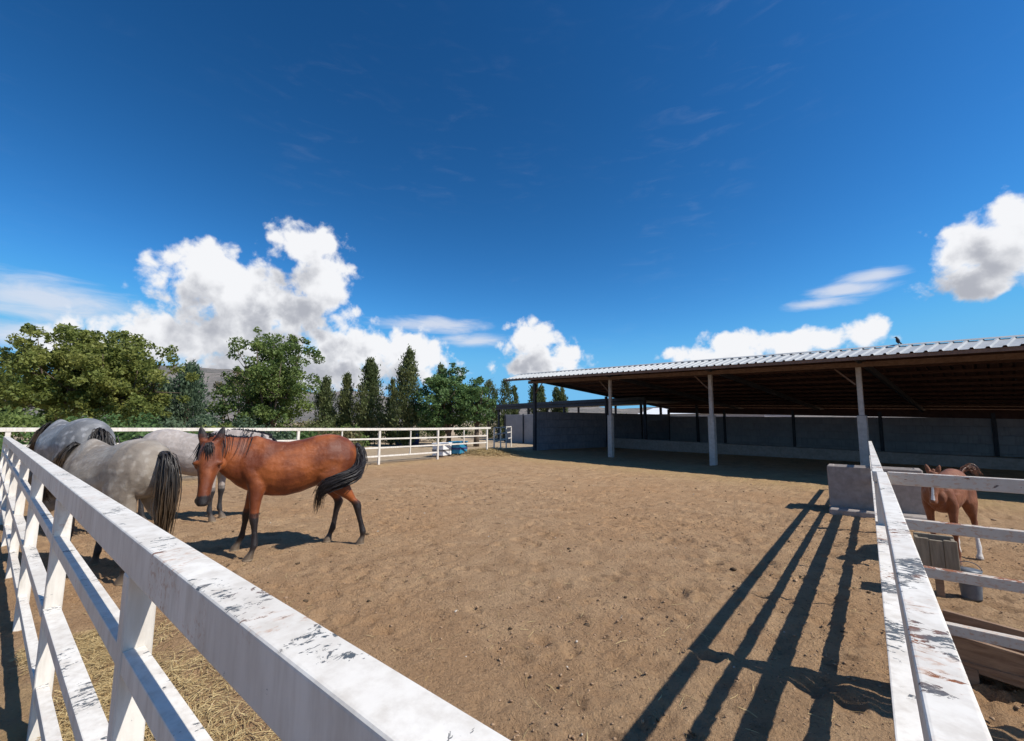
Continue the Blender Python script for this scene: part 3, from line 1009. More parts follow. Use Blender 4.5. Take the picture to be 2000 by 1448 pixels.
# ------------------------------------------------------------------ vegetation
def leaf_mesh(name, cen, size, mat, parent, loc, updir=None, aspect=0.55, tone=None, seed=0):
    r = np.random.default_rng(seed)
    n = len(cen)
    if updir is None:
        a = r.normal(size=(n, 3))
    else:
        a = np.asarray(updir) + r.normal(scale=0.35, size=(n, 3))
    a /= np.linalg.norm(a, axis=1)[:, None]
    b = np.cross(a, r.normal(size=(n, 3)))
    b /= np.linalg.norm(b, axis=1)[:, None] + 1e-9
    nn = np.cross(a, b)
    s = (size * r.uniform(0.6, 1.35, n))[:, None]
    bend = nn * s * r.uniform(-0.15, 0.15, n)[:, None]
    p0, p1 = cen - a * s * 0.5, cen + a * s * 0.5
    m1, m2 = cen + b * s * aspect * 0.5 + bend, cen - b * s * aspect * 0.5 + bend
    V = np.stack([p0, m1, p1, m2], 1).reshape(-1, 3)
    Q = np.arange(4 * n).reshape(n, 4)
    me = fast_mesh(name, V, Q)
    me.materials.append(MATS[mat])
    t = r.uniform(0, 1, n) if tone is None else np.clip(tone + r.uniform(-0.35, 0.35, n), 0, 1)
    set_float_attr(me, 'tone', np.repeat(t, 4))
    o = bpy.data.objects.new(name, me)
    o.location = loc
    col.objects.link(o)
    o.parent = parent
    return o


def broadleaf(loc, H, rx, ry, z0, label, mat, group=None, seed=1, n_clump=90, per=95, lsize=0.17, lobes=7, trunk_r=0.17, name='broadleaf_tree', dens=1.0, cat='tree'):
    r = np.random.default_rng(seed)
    T = empty(name, loc, 0, label, cat, group)
    # lobes of the crown, each its own height and width: an uneven outline
    L = []
    for k in range(lobes):
        a = 2 * math.pi * (k + r.uniform(-0.3, 0.3)) / max(1, lobes - 1)
        d = 0.0 if k == 0 else r.uniform(0.38, 0.66)
        top = H * (1.0 if k == 0 else r.uniform(0.70, 0.98))
        rad = r.uniform(0.50, 0.66) * min(rx, ry)
        lo = z0 * r.uniform(0.7, 1.3)
        L.append((math.cos(a) * d * rx, math.sin(a) * d * ry, (lo + top) / 2 + r.uniform(0, 0.1) * H, rad, max(0.5, (top - lo) / 2)))
    clumps = []
    while len(clumps) < n_clump:
        lx, ly, lz, rad, hh = L[r.integers(len(L))]
        v = r.normal(size=3)
        v /= np.linalg.norm(v)
        v *= r.uniform(0.55, 1.0) ** 0.5
        c = np.array([lx + v[0] * rad, ly + v[1] * rad, lz + v[2] * hh])
        if z0 * 0.6 < c[2] < H:
            clumps.append((c, r.uniform(0.24, 0.60) * (min(rx, ry) / 2.5) ** 0.5))
    # sprigs standing out of the top
    for k in range(int(16 * dens)):
        lx, ly, lz, rad, hh = L[r.integers(len(L))]
        a = r.uniform(0, 2 * math.pi)
        clumps.append((np.array([lx + math.cos(a) * rad * 0.35, ly + math.sin(a) * rad * 0.35, lz + hh * r.uniform(0.80, 0.97)]), r.uniform(0.20, 0.36)))
    C, tn = [], []
    for c, rr in clumps:
        m = int(per * (rr / 0.45) ** 1.6 * r.uniform(0.7, 1.2)) + 12
        v = r.normal(size=(m, 3))
        v /= np.linalg.norm(v, axis=1)[:, None]
        v *= (r.uniform(0.15, 1.0, m) ** 0.5)[:, None]
        v[:, 2] *= 0.78
        C.append(c + v * rr)
        tn.append(np.full(m, r.uniform(0.25, 0.75)))
    C, tn = np.concatenate(C), np.concatenate(tn)
    leaf_mesh('crown', C, lsize, mat, T, (0, 0, 0), tone=tn, seed=seed)
    # trunk with limbs to the lobes
    V, Fc = [], []

    def addt(pts, rad, n=7):
        v, f = tube(pts, rad, n)
        o = len(V)
        V.extend(v)
        Fc.extend([tuple(i + o for i in ff) for ff in f])
    fork = max(0.5, z0 * 0.9)
    addt([(0, 0, -0.1), (0.02, 0.01, fork * 0.5), (0.05, 0, fork), (0.1, 0.05, fork + (H - fork) * 0.45)], [trunk_r * 1.3, trunk_r, trunk_r * 0.9, trunk_r * 0.3], 9)
    for lx, ly, lz, rad, hh in L:
        mid = (lx * 0.45 + r.uniform(-.1, .1), ly * 0.45 + r.uniform(-.1, .1), fork + (lz - fork) * 0.42)
        addt([(0.03, 0, fork * r.uniform(0.75, 1.0)), mid, (lx * 0.85, ly * 0.85, lz), (lx * 1.05, ly * 1.05, lz + hh * 0.7)], [trunk_r * 0.55, trunk_r * 0.40, trunk_r * 0.22, 0.015])
        for k in range(4):
            a = r.uniform(0, 2 * math.pi)
            addt([(lx * 0.85, ly * 0.85, lz - hh * 0.2), (lx + math.cos(a) * rad * 0.8, ly + math.sin(a) * rad * 0.8, lz + r.uniform(-.3, .6) * hh)], [trunk_r * 0.2, 0.012], 5)
    mesh_obj('trunk', V, Fc, 'bark', T, smooth=True)
    return T


def conifer(loc, H, rad, label, mat='leaf_cypress', group=None, seed=1, n=6000, z0=0.15, shape=0.75, lsize=0.20, name='cypress_tree', lean=0.0, rough=0.34):
    r = np.random.default_rng(seed)
    T = empty(name, loc, 0, label, 'tree', group)
    n_tuft = max(60, n // 40)
    t = r.uniform(0, 1, n_tuft) ** 0.9
    prof = np.minimum(1.0, (t / 0.18) ** 0.6) * (1 - t) ** shape + 0.03
    a = r.uniform(0, 2 * math.pi, n_tuft)
    rr = rad * prof * (1 + r.normal(scale=rough, size=n_tuft)) * r.uniform(0.6, 1.0, n_tuft)
    tc_ = np.stack([np.cos(a) * rr + lean * t * H, np.sin(a) * rr, z0 + t * (H - z0)], 1)
    per = n // n_tuft
    k = np.repeat(np.arange(n_tuft), per)
    m = len(k)
    sp = (rad * 0.16 + 0.05)
    loc_ = r.normal(scale=1.0, size=(m, 3)) * np.array([sp, sp, sp * 2.0])
    C = tc_[k] + loc_ * (0.35 + 0.65 * prof[k])[:, None]
    out = np.stack([np.cos(a), np.sin(a), np.full(n_tuft, 1.9)], 1)[k]
    out /= np.linalg.norm(out, axis=1)[:, None]
    leaf_mesh('crown', C, lsize, mat, T, (0, 0, 0), updir=out, aspect=0.38, tone=r.uniform(0.15, 0.85, n_tuft)[k], seed=seed)
    V, Fc = tube([(0, 0, -0.1), (0, 0, z0 + H * 0.3), (lean * H * 0.8, 0, H * 0.85)], [rad * 0.13 + 0.04, rad * 0.09 + 0.03, 0.015], 8)
    mesh_obj('trunk', V, Fc, 'bark', T, smooth=True)
    return T


def shrub(loc, H, rx, ry, label, mat, seed, n=3500, group='shrubs along the far fence', name='shrub'):
    r = np.random.default_rng(seed)
    T = empty(name, loc, 0, label, 'shrub', group)
    nc = 26
    ca = r.uniform(0, 2 * math.pi, nc)
    cr = r.uniform(0.1, 0.9, nc) ** 0.5
    C0 = np.stack([np.cos(ca) * cr * rx, np.sin(ca) * cr * ry, H * r.uniform(0.15, 0.88, nc) * (1 - 0.25 * cr)], 1)
    k = r.integers(0, nc, n)
    v = r.normal(size=(n, 3))
    v /= np.linalg.norm(v, axis=1)[:, None]
    v *= (r.uniform(0.2, 1.0, n) ** 0.5)[:, None] * 0.42 * min(1.2, H / 1.8)
    C = C0[k] + v
    C[:, 2] = np.abs(C[:, 2])
    leaf_mesh('foliage', C, 0.16, mat, T, (0, 0, 0), tone=r.uniform(0.2, 0.8, nc)[k], seed=seed)
    V, Fc = [], []
    for i in range(7):
        v_, f_ = tube([(r.uniform(-.15, .15), r.uniform(-.15, .15), -0.05), tuple(C0[i] * 0.9)], [0.03, 0.01], 5)
        o = len(V)
        V.extend(v_)
        Fc.extend([tuple(q_ + o for q_ in ff) for ff in f_])
    mesh_obj('stems', V, Fc, 'bark', T)
    return T


TG = 'broad trees beyond the far fence'
CG = 'cypresses beyond the far fence'
broadleaf((-33.5, 2.6, 0), 6.8, 3.3, 3.1, 1.7, 'broad olive green tree furthest left with dark trunk', 'leaf_olive', TG, 21, 230, 95, 0.19)
broadleaf((-31.9, 4.7, 0), 6.3, 2.5, 2.5, 1.5, 'yellowish green round tree second from the left', 'leaf_olive', TG, 22, 190, 95, 0.19)
broadleaf((-38.5, 0.2, 0), 5.2, 2.6, 2.6, 1.0, 'small green tree at the left edge behind the olive tree', 'leaf_green', TG, 23, 110, 95, 0.22)
broadleaf((-28.0, 10.9, 0), 6.9, 2.75, 2.6, 1.1, 'tall mid green broad tree with ragged top behind the bay horse', 'leaf_green', TG, 24, 210, 95, 0.175)
broadleaf((-22.4, 20.4, 0), 5.6, 2.1, 2.0, 0.9, 'dense deep green tree beside the grey wall', 'leaf_deep', TG, 25, 180, 95, 0.175)
broadleaf((-20.9, 21.6, 0), 4.6, 1.3, 1.3, 1.6, 'small deep green tree leaning over the grey wall', 'leaf_deep', TG, 36, 70, 90, 0.18)
broadleaf((-33.5, 11.0, 0), 4.9, 1.6, 1.5, 0.8, 'thin dry brownish tree between conifer and tall green tree', 'leaf_dry', TG, 26, 34, 70, 0.20, 5, 0.10)
conifer((-37.2, 9.0, 0), 5.5, 1.7, 'dark bluish conifer between the round tree and the dry tree', 'leaf_conifer', CG, 31, 8000, 0.2, 0.65, 0.24)
conifer((-38.8, 7.6, 0), 4.6, 1.4, 'shorter bluish conifer half hidden behind the round tree', 'leaf_conifer', CG, 32, 6000, 0.2, 0.65, 0.24)
conifer((-31.2, 16.0, 0), 4.9, 0.75, 'narrow cypress first right of the tall green tree', 'leaf_cypress', CG, 33, 5200, 0.2, 0.45)
conifer((-30.0, 17.0, 0), 5.15, 0.62, 'narrow cypress second right of the tall green tree', 'leaf_cypress', CG, 34, 4800, 0.2, 0.45)
conifer((-28.5, 18.0, 0), 6.2, 1.25, 'broad pointed conifer in the middle of the cypress row', 'leaf_cypress', CG, 35, 9000, 0.3, 0.75, 0.21)
conifer((-27.2, 19.1, 0), 4.7, 0.42, 'thinnest cypress right of the broad pointed conifer', 'leaf_cypress', CG, 37, 3600, 0.2, 0.35)
conifer((-25.0, 18.7, 0), 6.7, 0.95, 'tallest leaning cypress left of the dense deep green tree', 'leaf_cypress', CG, 38, 9000, 0.3, 0.55, 0.20, lean=0.03)
conifer((-25.6, 22.4, 0), 6.0, 0.7, 'cypress rising behind the dense deep green tree', 'leaf_cypress', CG, 39, 5200, 0.3, 0.5)
FG = 'distant cypresses behind the canopy'
for i, (u, dd, hh, rr, lab) in enumerate((
        (955, 46, 5.9, 1.15, 'distant cypress leftmost above the canopy'),
        (985, 46, 6.0, 1.0, 'distant cypress just left of the shed corner'),
        (1004, 47, 5.4, 0.6, 'distant thin cypress at the shed corner'),
        (1044, 47, 5.8, 0.9, 'distant cypress seen right of the shed corner post'),
        (1058, 47, 5.4, 0.65, 'distant slim cypress seen under the shed roof'),
        (1086, 47, 5.3, 0.6, 'distant cypress fourth behind the shed roof end'),
        (1098, 47, 5.2, 0.65, 'distant cypress rightmost under the shed rake'))):
    lat = (u - 1000) / 838.0 * dd
    c_, s_ = math.cos(R(39.34)), math.sin(R(39.34))
    conifer((lat * c_ - dd * s_, lat * s_ + dd * c_, 0), hh, rr, lab, 'leaf_cypress', FG, 50 + i, 2600, 0.2, 0.4, 0.26)
# hedge line of single shrubs between fence and trees
hed = [(-19.5, 0.2, 1.75, 'leaf_deep'), (-20.0, 2.2, 1.6, 'leaf_green'), (-19.6, 4.0, 1.7, 'leaf_deep'), (-20.4, 5.8, 1.7, 'leaf_olive'), (-20.2, 7.6, 1.6, 'leaf_conifer'),
       (-20.8, 9.6, 1.5, 'leaf_deep'), (-21.5, 11.6, 1.5, 'leaf_dry'), (-23.5, 13.4, 1.6, 'leaf_green'),
       (-26.5, -1.5, 2.6, 'leaf_green'), (-27.0, 1.2, 2.5, 'leaf_green'), (-27.0, 4.0, 2.3, 'leaf_deep'), (-27.5, 6.6, 2.5, 'leaf_conifer'), (-27.5, 8.8, 2.6, 'leaf_conifer'),
       (-29.5, 13.8, 2.4, 'leaf_cypress'), (-31.0, 15.2, 2.2, 'leaf_dry'), (-33.0, 19.0, 2.6, 'leaf_cypress'), (-32.0, 21.5, 2.8, 'leaf_cypress'), (-30.0, 24.0, 2.8, 'leaf_cypress'), (-35.5, 13.0, 2.6, 'leaf_conifer'), (-42.0, 4.0, 3.2, 'leaf_green'), (-41.0, -3.0, 3.5, 'leaf_green'), (-42.0, 8.5, 3.4, 'leaf_conifer')]
kind_word = {'leaf_deep': 'deep green', 'leaf_green': 'mid green', 'leaf_olive': 'olive', 'leaf_conifer': 'bluish', 'leaf_dry': 'dry brown', 'leaf_cypress': 'dull green'}
ordw = ['first', 'second', 'third', 'fourth', 'fifth', 'sixth', 'seventh', 'eighth', 'ninth', 'tenth']
for i, (x, y, h_, mt) in enumerate(hed):
    if i < 8:
        lab = '%s shrub, %s from the left in the row close behind the far fence' % (kind_word[mt], ordw[i])
    else:
        lab = '%s bush, %s from the left in the back row under the trees' % (kind_word[mt], ordw[i - 8] if i - 8 < 10 else ('last', 'leftmost far', 'second far', 'third far')[i - 18])
    shrub((x, y, 0), h_, 1.15 if i < 8 else 1.7, 1.2 if i < 8 else 1.8, lab, mt, 100 + i, 2600 if i < 8 else 3600)
# far hedge behind the yard
for i in range(7):
    dd = 52.0
    lat = -4.5 + i * 3.6
    c_, s_ = math.cos(R(39.34)), math.sin(R(39.34))
    shrub((lat * c_ - dd * s_, lat * s_ + dd * c_, 0), 3.0, 2.3, 1.6, 'pale green far bush, %s from the left behind the canopy' % ordw[i], 'leaf_olive', 140 + i, 1800, 'far bushes behind the canopy')


# ------------------------------------------------------------------ straw, clods, stones
def strands(name, P, ang, length, width, lift, label, seed):
    r = np.random.default_rng(seed)
    n = len(P)
    d = np.stack([np.cos(ang), np.sin(ang), r.uniform(-0.12, 0.16, n)], 1)
    s = np.stack([-np.sin(ang), np.cos(ang), r.uniform(-0.3, 0.3, n)], 1)
    bend = r.normal(scale=0.05, size=n)[:, None] * s
    L, W = length[:, None], width[:, None]
    up = np.array([0, 0, 1.0])
    c = P + up * lift[:, None]
    pts = [c - d * L * 0.5, c + bend * L + up * L * 0.04, c + d * L * 0.5]
    V = np.stack([pts[0] - s * W, pts[0] + s * W, pts[1] - s * W, pts[1] + s * W, pts[2] - s * W * 0.6, pts[2] + s * W * 0.6], 1).reshape(-1, 3)
    b = np.arange(n)[:, None] * 6
    Q = np.concatenate([b + np.array([0, 1, 3, 2]), b + np.array([2, 3, 5, 4])])
    me = fast_mesh(name, V, Q)
    me.materials.append(MATS['straw'])
    set_float_attr(me, 'tone', np.repeat(r.uniform(0, 1, n), 6))
    o = bpy.data.objects.new(name, me)
    col.objects.link(o)
    tag(o, label, kind='stuff')


def ground_z(x, y):
    i = np.clip(np.searchsorted(xa, x), 1, nx - 1)
    j = np.clip(np.searchsorted(ya, y), 1, ny - 1)
    return GZ[j, i]


def scatter_straw():
    r = np.random.default_rng(5)
    # thick litter along the near left fence
    n = 26000
    x = r.uniform(-5.0, -0.3, n)
    y = 0.30 + np.abs(r.normal(scale=0.50, size=n))
    keep = gnoise(x * 1.3 + 8, y * 1.9) + r.uniform(-0.3, 0.3, n) > -0.12
    x, y = x[keep], y[keep]
    P = np.stack([x, y, ground_z(x, y)], 1)
    m = len(x)
    strands('straw_litter', P, r.uniform(0, math.pi, m), r.uniform(0.03, 0.12, m), r.uniform(0.001, 0.0022, m), r.uniform(0.002, 0.030, m), 'loose yellow straw along the near left fence', 6)
    # pile at the far corner
    n = 5200
    x = -15.1 + r.normal(scale=0.85, size=n)
    y = 16.8 + r.normal(scale=0.80, size=n)
    P = np.stack([x, y, ground_z(x, y)], 1)
    strands('straw_pile', P, r.uniform(0, math.pi, n), r.uniform(0.12, 0.40, n), r.uniform(0.004, 0.009, n), r.uniform(0.0, 0.10, n), 'heap of pale straw at the far fence corner', 7)
    # single stalks all over
    n = 4200
    x = r.uniform(-13, 2.5, n)
    y = r.uniform(0.5, 1.0, n) ** 0.5 * 14
    y = r.uniform(0.6, 14, n)
    P = np.stack([x, y, ground_z(x, y)], 1)
    strands('straw_stalks', P, r.uniform(0, math.pi, n), r.uniform(0.03, 0.13, n), r.uniform(0.001, 0.0022, n), r.uniform(0.002, 0.010, n), 'single straw stalks strewn over the earth', 8)


scatter_straw()


def clods(name, n, area, smin, smax, mat, label, seed, squash=0.7):
    r = np.random.default_rng(seed)
    bm = bmesh.new()
    bmesh.ops.create_icosphere(bm, subdivisions=1, radius=1.0)
    base = np.array([v.co[:] for v in bm.verts])
    tri = np.array([[v.index for v in f.verts] for f in bm.faces])
    bm.free()
    x0, x1, y0, y1 = area
    x, y = r.uniform(x0, x1, n * 2), r.uniform(y0, y1, n * 2)
    k = gnoise(x * 0.8 + 3, y * 0.8 + 6) + r.uniform(-0.5, 0.5, 2 * n) > -0.05
    x, y = x[k][:n], y[k][:n]
    n = len(x)
    s = smin * (smax / smin) ** (r.uniform(0, 1, n) ** 2.4)
    jit = 1 + r.normal(scale=0.22, size=(n, len(base), 1))
    th = r.uniform(0, 2 * math.pi, n)
    sx = r.uniform(0.7, 1.4, n)
    B = base[None] * jit
    bx, by, bz = B[..., 0] * sx[:, None], B[..., 1] / sx[:, None], B[..., 2] * squash
    X = (bx * np.cos(th)[:, None] - by * np.sin(th)[:, None]) * s[:, None] + x[:, None]
    Y = (bx * np.sin(th)[:, None] + by * np.cos(th)[:, None]) * s[:, None] + y[:, None]
    Z = bz * s[:, None] + (ground_z(x, y) + s * 0.12)[:, None]
    V = np.stack([X, Y, Z], 2).reshape(-1, 3)
    T = (tri[None] + (np.arange(n) * len(base))[:, None, None]).reshape(-1, 3)
    me = fast_mesh(name, V, T)
    me.materials.append(MATS[mat])
    o = bpy.data.objects.new(name, me)
    col.objects.link(o)
    tag(o, label, kind='stuff')


clods('earth_clods', 24000, (-9.5, 2.4, 0.6, 9.5), 0.0035, 0.013, 'clod', 'loose crumbs of brown earth over the paddock', 15, 0.6)
clods('earth_lumps', 180, (-12.5, 2.4, 0.8, 13.5), 0.010, 0.030, 'clod', 'larger lumps of brown earth lying on the paddock', 17, 0.5)
mat_simple('dung', (0.060, 0.038, 0.022), (0.115, 0.078, 0.046), 30.0, 0.95, 0.6, 0.006)
clods('droppings', 150, (-9.5, 2.2, 1.2, 12.0), 0.016, 0.034, 'dung', 'dark dry droppings scattered on the earth', 19, 0.6)
clods('pebbles', 70, (-8.0, 2.0, 0.8, 11.0), 0.007, 0.02, 'stone_pale', 'scattered pale pebbles on the earth', 16)


# ------------------------------------------------------------------ horses
def mat_coat(name, base, base2, dark, dapple=0.0, dap_col=(0.6, 0.6, 0.6), rough=0.42, leg=None):
    m, q = new_mat(name)
    p = q.add('ShaderNodeTexCoord').outputs['Object']
    n = q.noise(p, 3.0, 4.0, 0.55)
    c = q.mix(q.ramp(n, 0.35, 0.68), base, base2)
    if dapple:
        wv_ = q.vmath('ADD', p, q.vmath('MULTIPLY', q.noise(p, 14.0, 3.0, 0.6, color=True), (0.06, 0.06, 0.06)))
        v = q.add('ShaderNodeTexVoronoi', {'Vector': wv_, 'Scale': 15.0}, feature='SMOOTH_F1').outputs[0]
        f = q.math('MULTIPLY', q.ramp(v, 0.48, 0.14), dapple)
        f = q.math('MULTIPLY', f, q.ramp(q.noise(p, 4.0, 2.0), 0.36, 0.56))
        c = q.mix(f, c, dap_col)
    fine = q.noise(q.mapping(p, (1.0, 3.0, 3.0)), 90.0, 4.0, 0.65)
    c = q.mix(q.math('MULTIPLY', q.ramp(fine, 0.40, 0.66), 0.22), c, tuple(0.55 * k for k in base))
    a = q.add('ShaderNodeAttribute', attribute_name='dark').outputs['Fac']
    c = q.mix(q.ramp(q.math('ADD', a, q.math('MULTIPLY', q.math('SUBTRACT', q.noise(p, 22.0, 4.0), 0.5), 0.35)), 0.22, 0.78), c, dark)
    w = q.add('ShaderNodeAttribute', attribute_name='pale').outputs['Fac']
    c = q.mix(q.ramp(w, 0.35, 0.65), c, (0.66, 0.62, 0.57))
    h = q.add('ShaderNodeAttribute', attribute_name='hoof').outputs['Fac']
    c = q.mix(q.ramp(h, 0.4, 0.6), c, (0.20, 0.165, 0.125))
    dust = q.add('ShaderNodeAttribute', attribute_name='dust').outputs['Fac']
    c = q.mix(q.math('MULTIPLY', dust, 0.55), c, (0.30, 0.21, 0.13))
    hg = q.math('ADD', q.math('MULTIPLY', fine, 0.4), q.noise(p, 9.0, 3.0, 0.5))
    hg = q.math('ADD', hg, q.math('MULTIPLY', q.noise(p, 5.0, 2.0, 0.5, 0.5), 1.6))
    rv = q.math('ADD', rough, q.math('MULTIPLY', q.math('SUBTRACT', q.noise(p, 40.0, 4.0, 0.7), 0.5), 0.35))
    finish(q, c, rv, hg, 0.55, 0.026, spec=0.34, extra={'Sheen Weight': 0.06, 'Sheen Roughness': 0.4, 'Coat Weight': 0.10 if rough < 0.46 else 0.0, 'Coat Roughness': 0.38})


mat_coat('coat_bay', (0.140, 0.032, 0.009), (0.330, 0.090, 0.021), (0.014, 0.010, 0.010), rough=0.43)
mat_coat('coat_grey', (0.235, 0.195, 0.155), (0.37, 0.32, 0.265), (0.030, 0.028, 0.028), 0.55, (0.45, 0.405, 0.35), 0.5)
mat_coat('coat_steel', (0.135, 0.138, 0.145), (0.25, 0.252, 0.26), (0.022, 0.022, 0.024), 0.65, (0.40, 0.40, 0.41), 0.5)
mat_coat('coat_pale', (0.37, 0.315, 0.28), (0.45, 0.39, 0.35), (0.028, 0.026, 0.028), 0.4, (0.58, 0.53, 0.50), 0.48)
mat_coat('coat_chestnut', (0.180, 0.055, 0.020), (0.265, 0.092, 0.036), (0.10, 0.035, 0.016), rough=0.55)
mat_simple('eye_dark', (0.008, 0.006, 0.005), (0.014, 0.010, 0.008), 10.0, 0.12, 0.0, 0.001, spec=0.6)


def mat_hair(name, a, b, tip):
    m, q = new_mat(name)
    t = q.add('ShaderNodeAttribute', attribute_name='tone').outputs['Fac']
    k = q.add('ShaderNodeAttribute', attribute_name='along').outputs['Fac']
    c = q.mix(t, a, b)
    c = q.mix(q.ramp(k, 0.35, 1.0), c, tip)
    finish(q, c, 0.42, spec=0.4)


mat_hair('hair_black', (0.010, 0.009, 0.010), (0.028, 0.024, 0.026), (0.022, 0.018, 0.018))
mat_hair('hair_grey', (0.022, 0.019, 0.018), (0.048, 0.042, 0.037), (0.105, 0.066, 0.036))
mat_hair('hair_chestnut', (0.11, 0.042, 0.020), (0.20, 0.085, 0.045), (0.22, 0.10, 0.06))


def ring_pts(c, A, B, n=20, e=2.2, top=0.0):
    out = []
    for k in range(n):
        t = 2 * math.pi * k / n
        cx, cz = math.sin(t), math.cos(t)
        sx = math.copysign(abs(cx) ** (2 / e), cx)
        sz = math.copysign(abs(cz) ** (2 / e), cz)
        if sz > 0:
            sx *= 1 - top * sz ** 1.3
        out.append(c + A * sx + B * sz)
    return out


class Lofts:
    def __init__(self):
        self.V, self.F, self.val = [], [], []

    def loft(self, rings, vals, n=20):
        o = len(self.V)
        for r_, v in zip(rings, vals):
            self.V.extend(r_)
            self.val.extend([v] * n)
        m = len(rings)
        for i in range(m - 1):
            for k in range(n):
                k2 = (k + 1) % n
                self.F.append((o + i * n + k, o + i * n + k2, o + (i + 1) * n + k2, o + (i + 1) * n + k))
        self.F.append(tuple(o + k for k in range(n - 1, -1, -1)))
        self.F.append(tuple(o + (m - 1) * n + k for k in range(n)))

    def ellipsoid(self, c, r, val=(0, 0, 0), rot=None, n=14):
        rings, vals = [], []
        M = rot or Matrix.Identity(3)
        for i in range(9):
            t = -1 + 2 * (i + 0.15) / 8.3
            s = math.sqrt(max(0.0, 1 - t * t))
            rings.append(ring_pts(Vector(c) + M @ Vector((t * r[0], 0, 0)), M @ Vector((0, s * r[1], 0)), M @ Vector((0, 0, s * r[2])), n, 2.0))
            vals.append(val)
        self.loft(rings, vals, n)


TRUNK = [(-.815, 1.27, 1.09, .06), (-.775, 1.37, .99, .145), (-.69, 1.455, .90, .235), (-.56, 1.512, .87, .284), (-.42, 1.530, .86, .297), (-.27, 1.512, .835, .288),
         (-.10, 1.462, .785, .290), (.08, 1.432, .750, .296), (.24, 1.442, .745, .280), (.36, 1.485, .758, .252), (.46, 1.520, .785, .225),
         (.56, 1.495, .835, .205), (.65, 1.405, .890, .180), (.725, 1.29, .965, .135), (.765, 1.21, 1.045, .07)]
LEG_F = [(.50, .130, 1.20, .160, .075), (.455, .150, 1.05, .150, .085), (.410, .165, .92, .118, .085), (.415, .163, .82, .094, .072), (.428, .158, .72, .074, .060), (.435, .154, .60, .057, .049),
         (.440, .150, .525, .055, .049), (.440, .150, .47, .054, .048), (.436, .150, .42, .043, .039), (.433, .150, .36, .035, .030), (.431, .150, .26, .034, .028), (.430, .150, .20, .041, .036),
         (.432, .150, .165, .044, .038), (.452, .150, .115, .034, .031), (.468, .150, .08, .042, .040), (.482, .150, .055, .052, .050), (.492, .150, .0, .064, .060)]
LEG_H = [(-.50, .080, 1.36, .12, .05), (-.50, .125, 1.25, .225, .120), (-.485, .150, 1.14, .250, .130), (-.455, .165, 1.00, .235, .128), (-.450, .168, .90, .205, .120), (-.490, .160, .80, .160, .100), (-.545, .152, .71, .115, .076),
         (-.600, .146, .635, .068, .052), (-.645, .142, .580, .066, .046), (-.652, .140, .53, .058, .044), (-.640, .140, .47, .047, .040), (-.630, .140, .40, .040, .033), (-.622, .140, .28, .037, .031),
         (-.615, .140, .215, .042, .037), (-.612, .140, .175, .046, .040), (-.590, .140, .12, .035, .032), (-.574, .140, .082, .043, .041), (-.562, .140, .055, .053, .051), (-.552, .140, .0, .065, .061)]


def strand_mesh(name, lines, mat, parent, w0=0.006, seed=0, flat=2.2):
    """hair as tapering three-sided locks"""
    r = np.random.default_rng(seed)
    V, Fc, tone, along = [], [], [], []
    for ln in lines:
        o = len(V)
        tn = r.uniform(0, 1)
        w = w0 * r.uniform(0.6, 1.4)
        m = len(ln)
        rot = r.uniform(0, 6.28)
        for i, p in enumerate(ln):
            t = (Vector(ln[min(i + 1, m - 1)]) - Vector(ln[max(i - 1, 0)])).normalized()
            ref = Vector((math.cos(rot), math.sin(rot), 0.3))
            s = t.cross(ref)
            s = s.normalized() if s.length > 1e-4 else Vector((1, 0, 0))
            u = t.cross(s)
            k = w * (1 - 0.82 * (i / (m - 1)) ** 2.0)
            for a in (0, 2.094, 4.189):
                V.append(Vector(p) + s * math.cos(a) * k * flat + u * math.sin(a) * k)
                tone.append(tn)
                along.append(i / (m - 1))
        for i in range(m - 1):
            for k in range(3):
                k2 = (k + 1) % 3
                Fc.append((o + i * 3 + k, o + i * 3 + k2, o + i * 3 + 3 + k2, o + i * 3 + 3 + k))
        Fc.append((o + (m - 1) * 3, o + (m - 1) * 3 + 1, o + (m - 1) * 3 + 2))
    ob = mesh_obj(name, V, Fc, mat, parent, smooth=True)
    set_float_attr(ob.data, 'tone', tone)
    set_float_attr(ob.data, 'along', along)
    return ob


def bez(pts, t):
    pts = [Vector(p) for p in pts]
    n = len(pts) - 1
    x = t * n
    i = min(int(x), n - 1)
    f = x - i
    p0, p1, p2, p3 = pts[max(i - 1, 0)], pts[i], pts[i + 1], pts[min(i + 2, n)]
    return 0.5 * ((2 * p1) + (p2 - p0) * f + (2 * p0 - 5 * p1 + 4 * p2 - p3) * f * f + (3 * p1 - p0 - 3 * p2 + p3) * f ** 3)


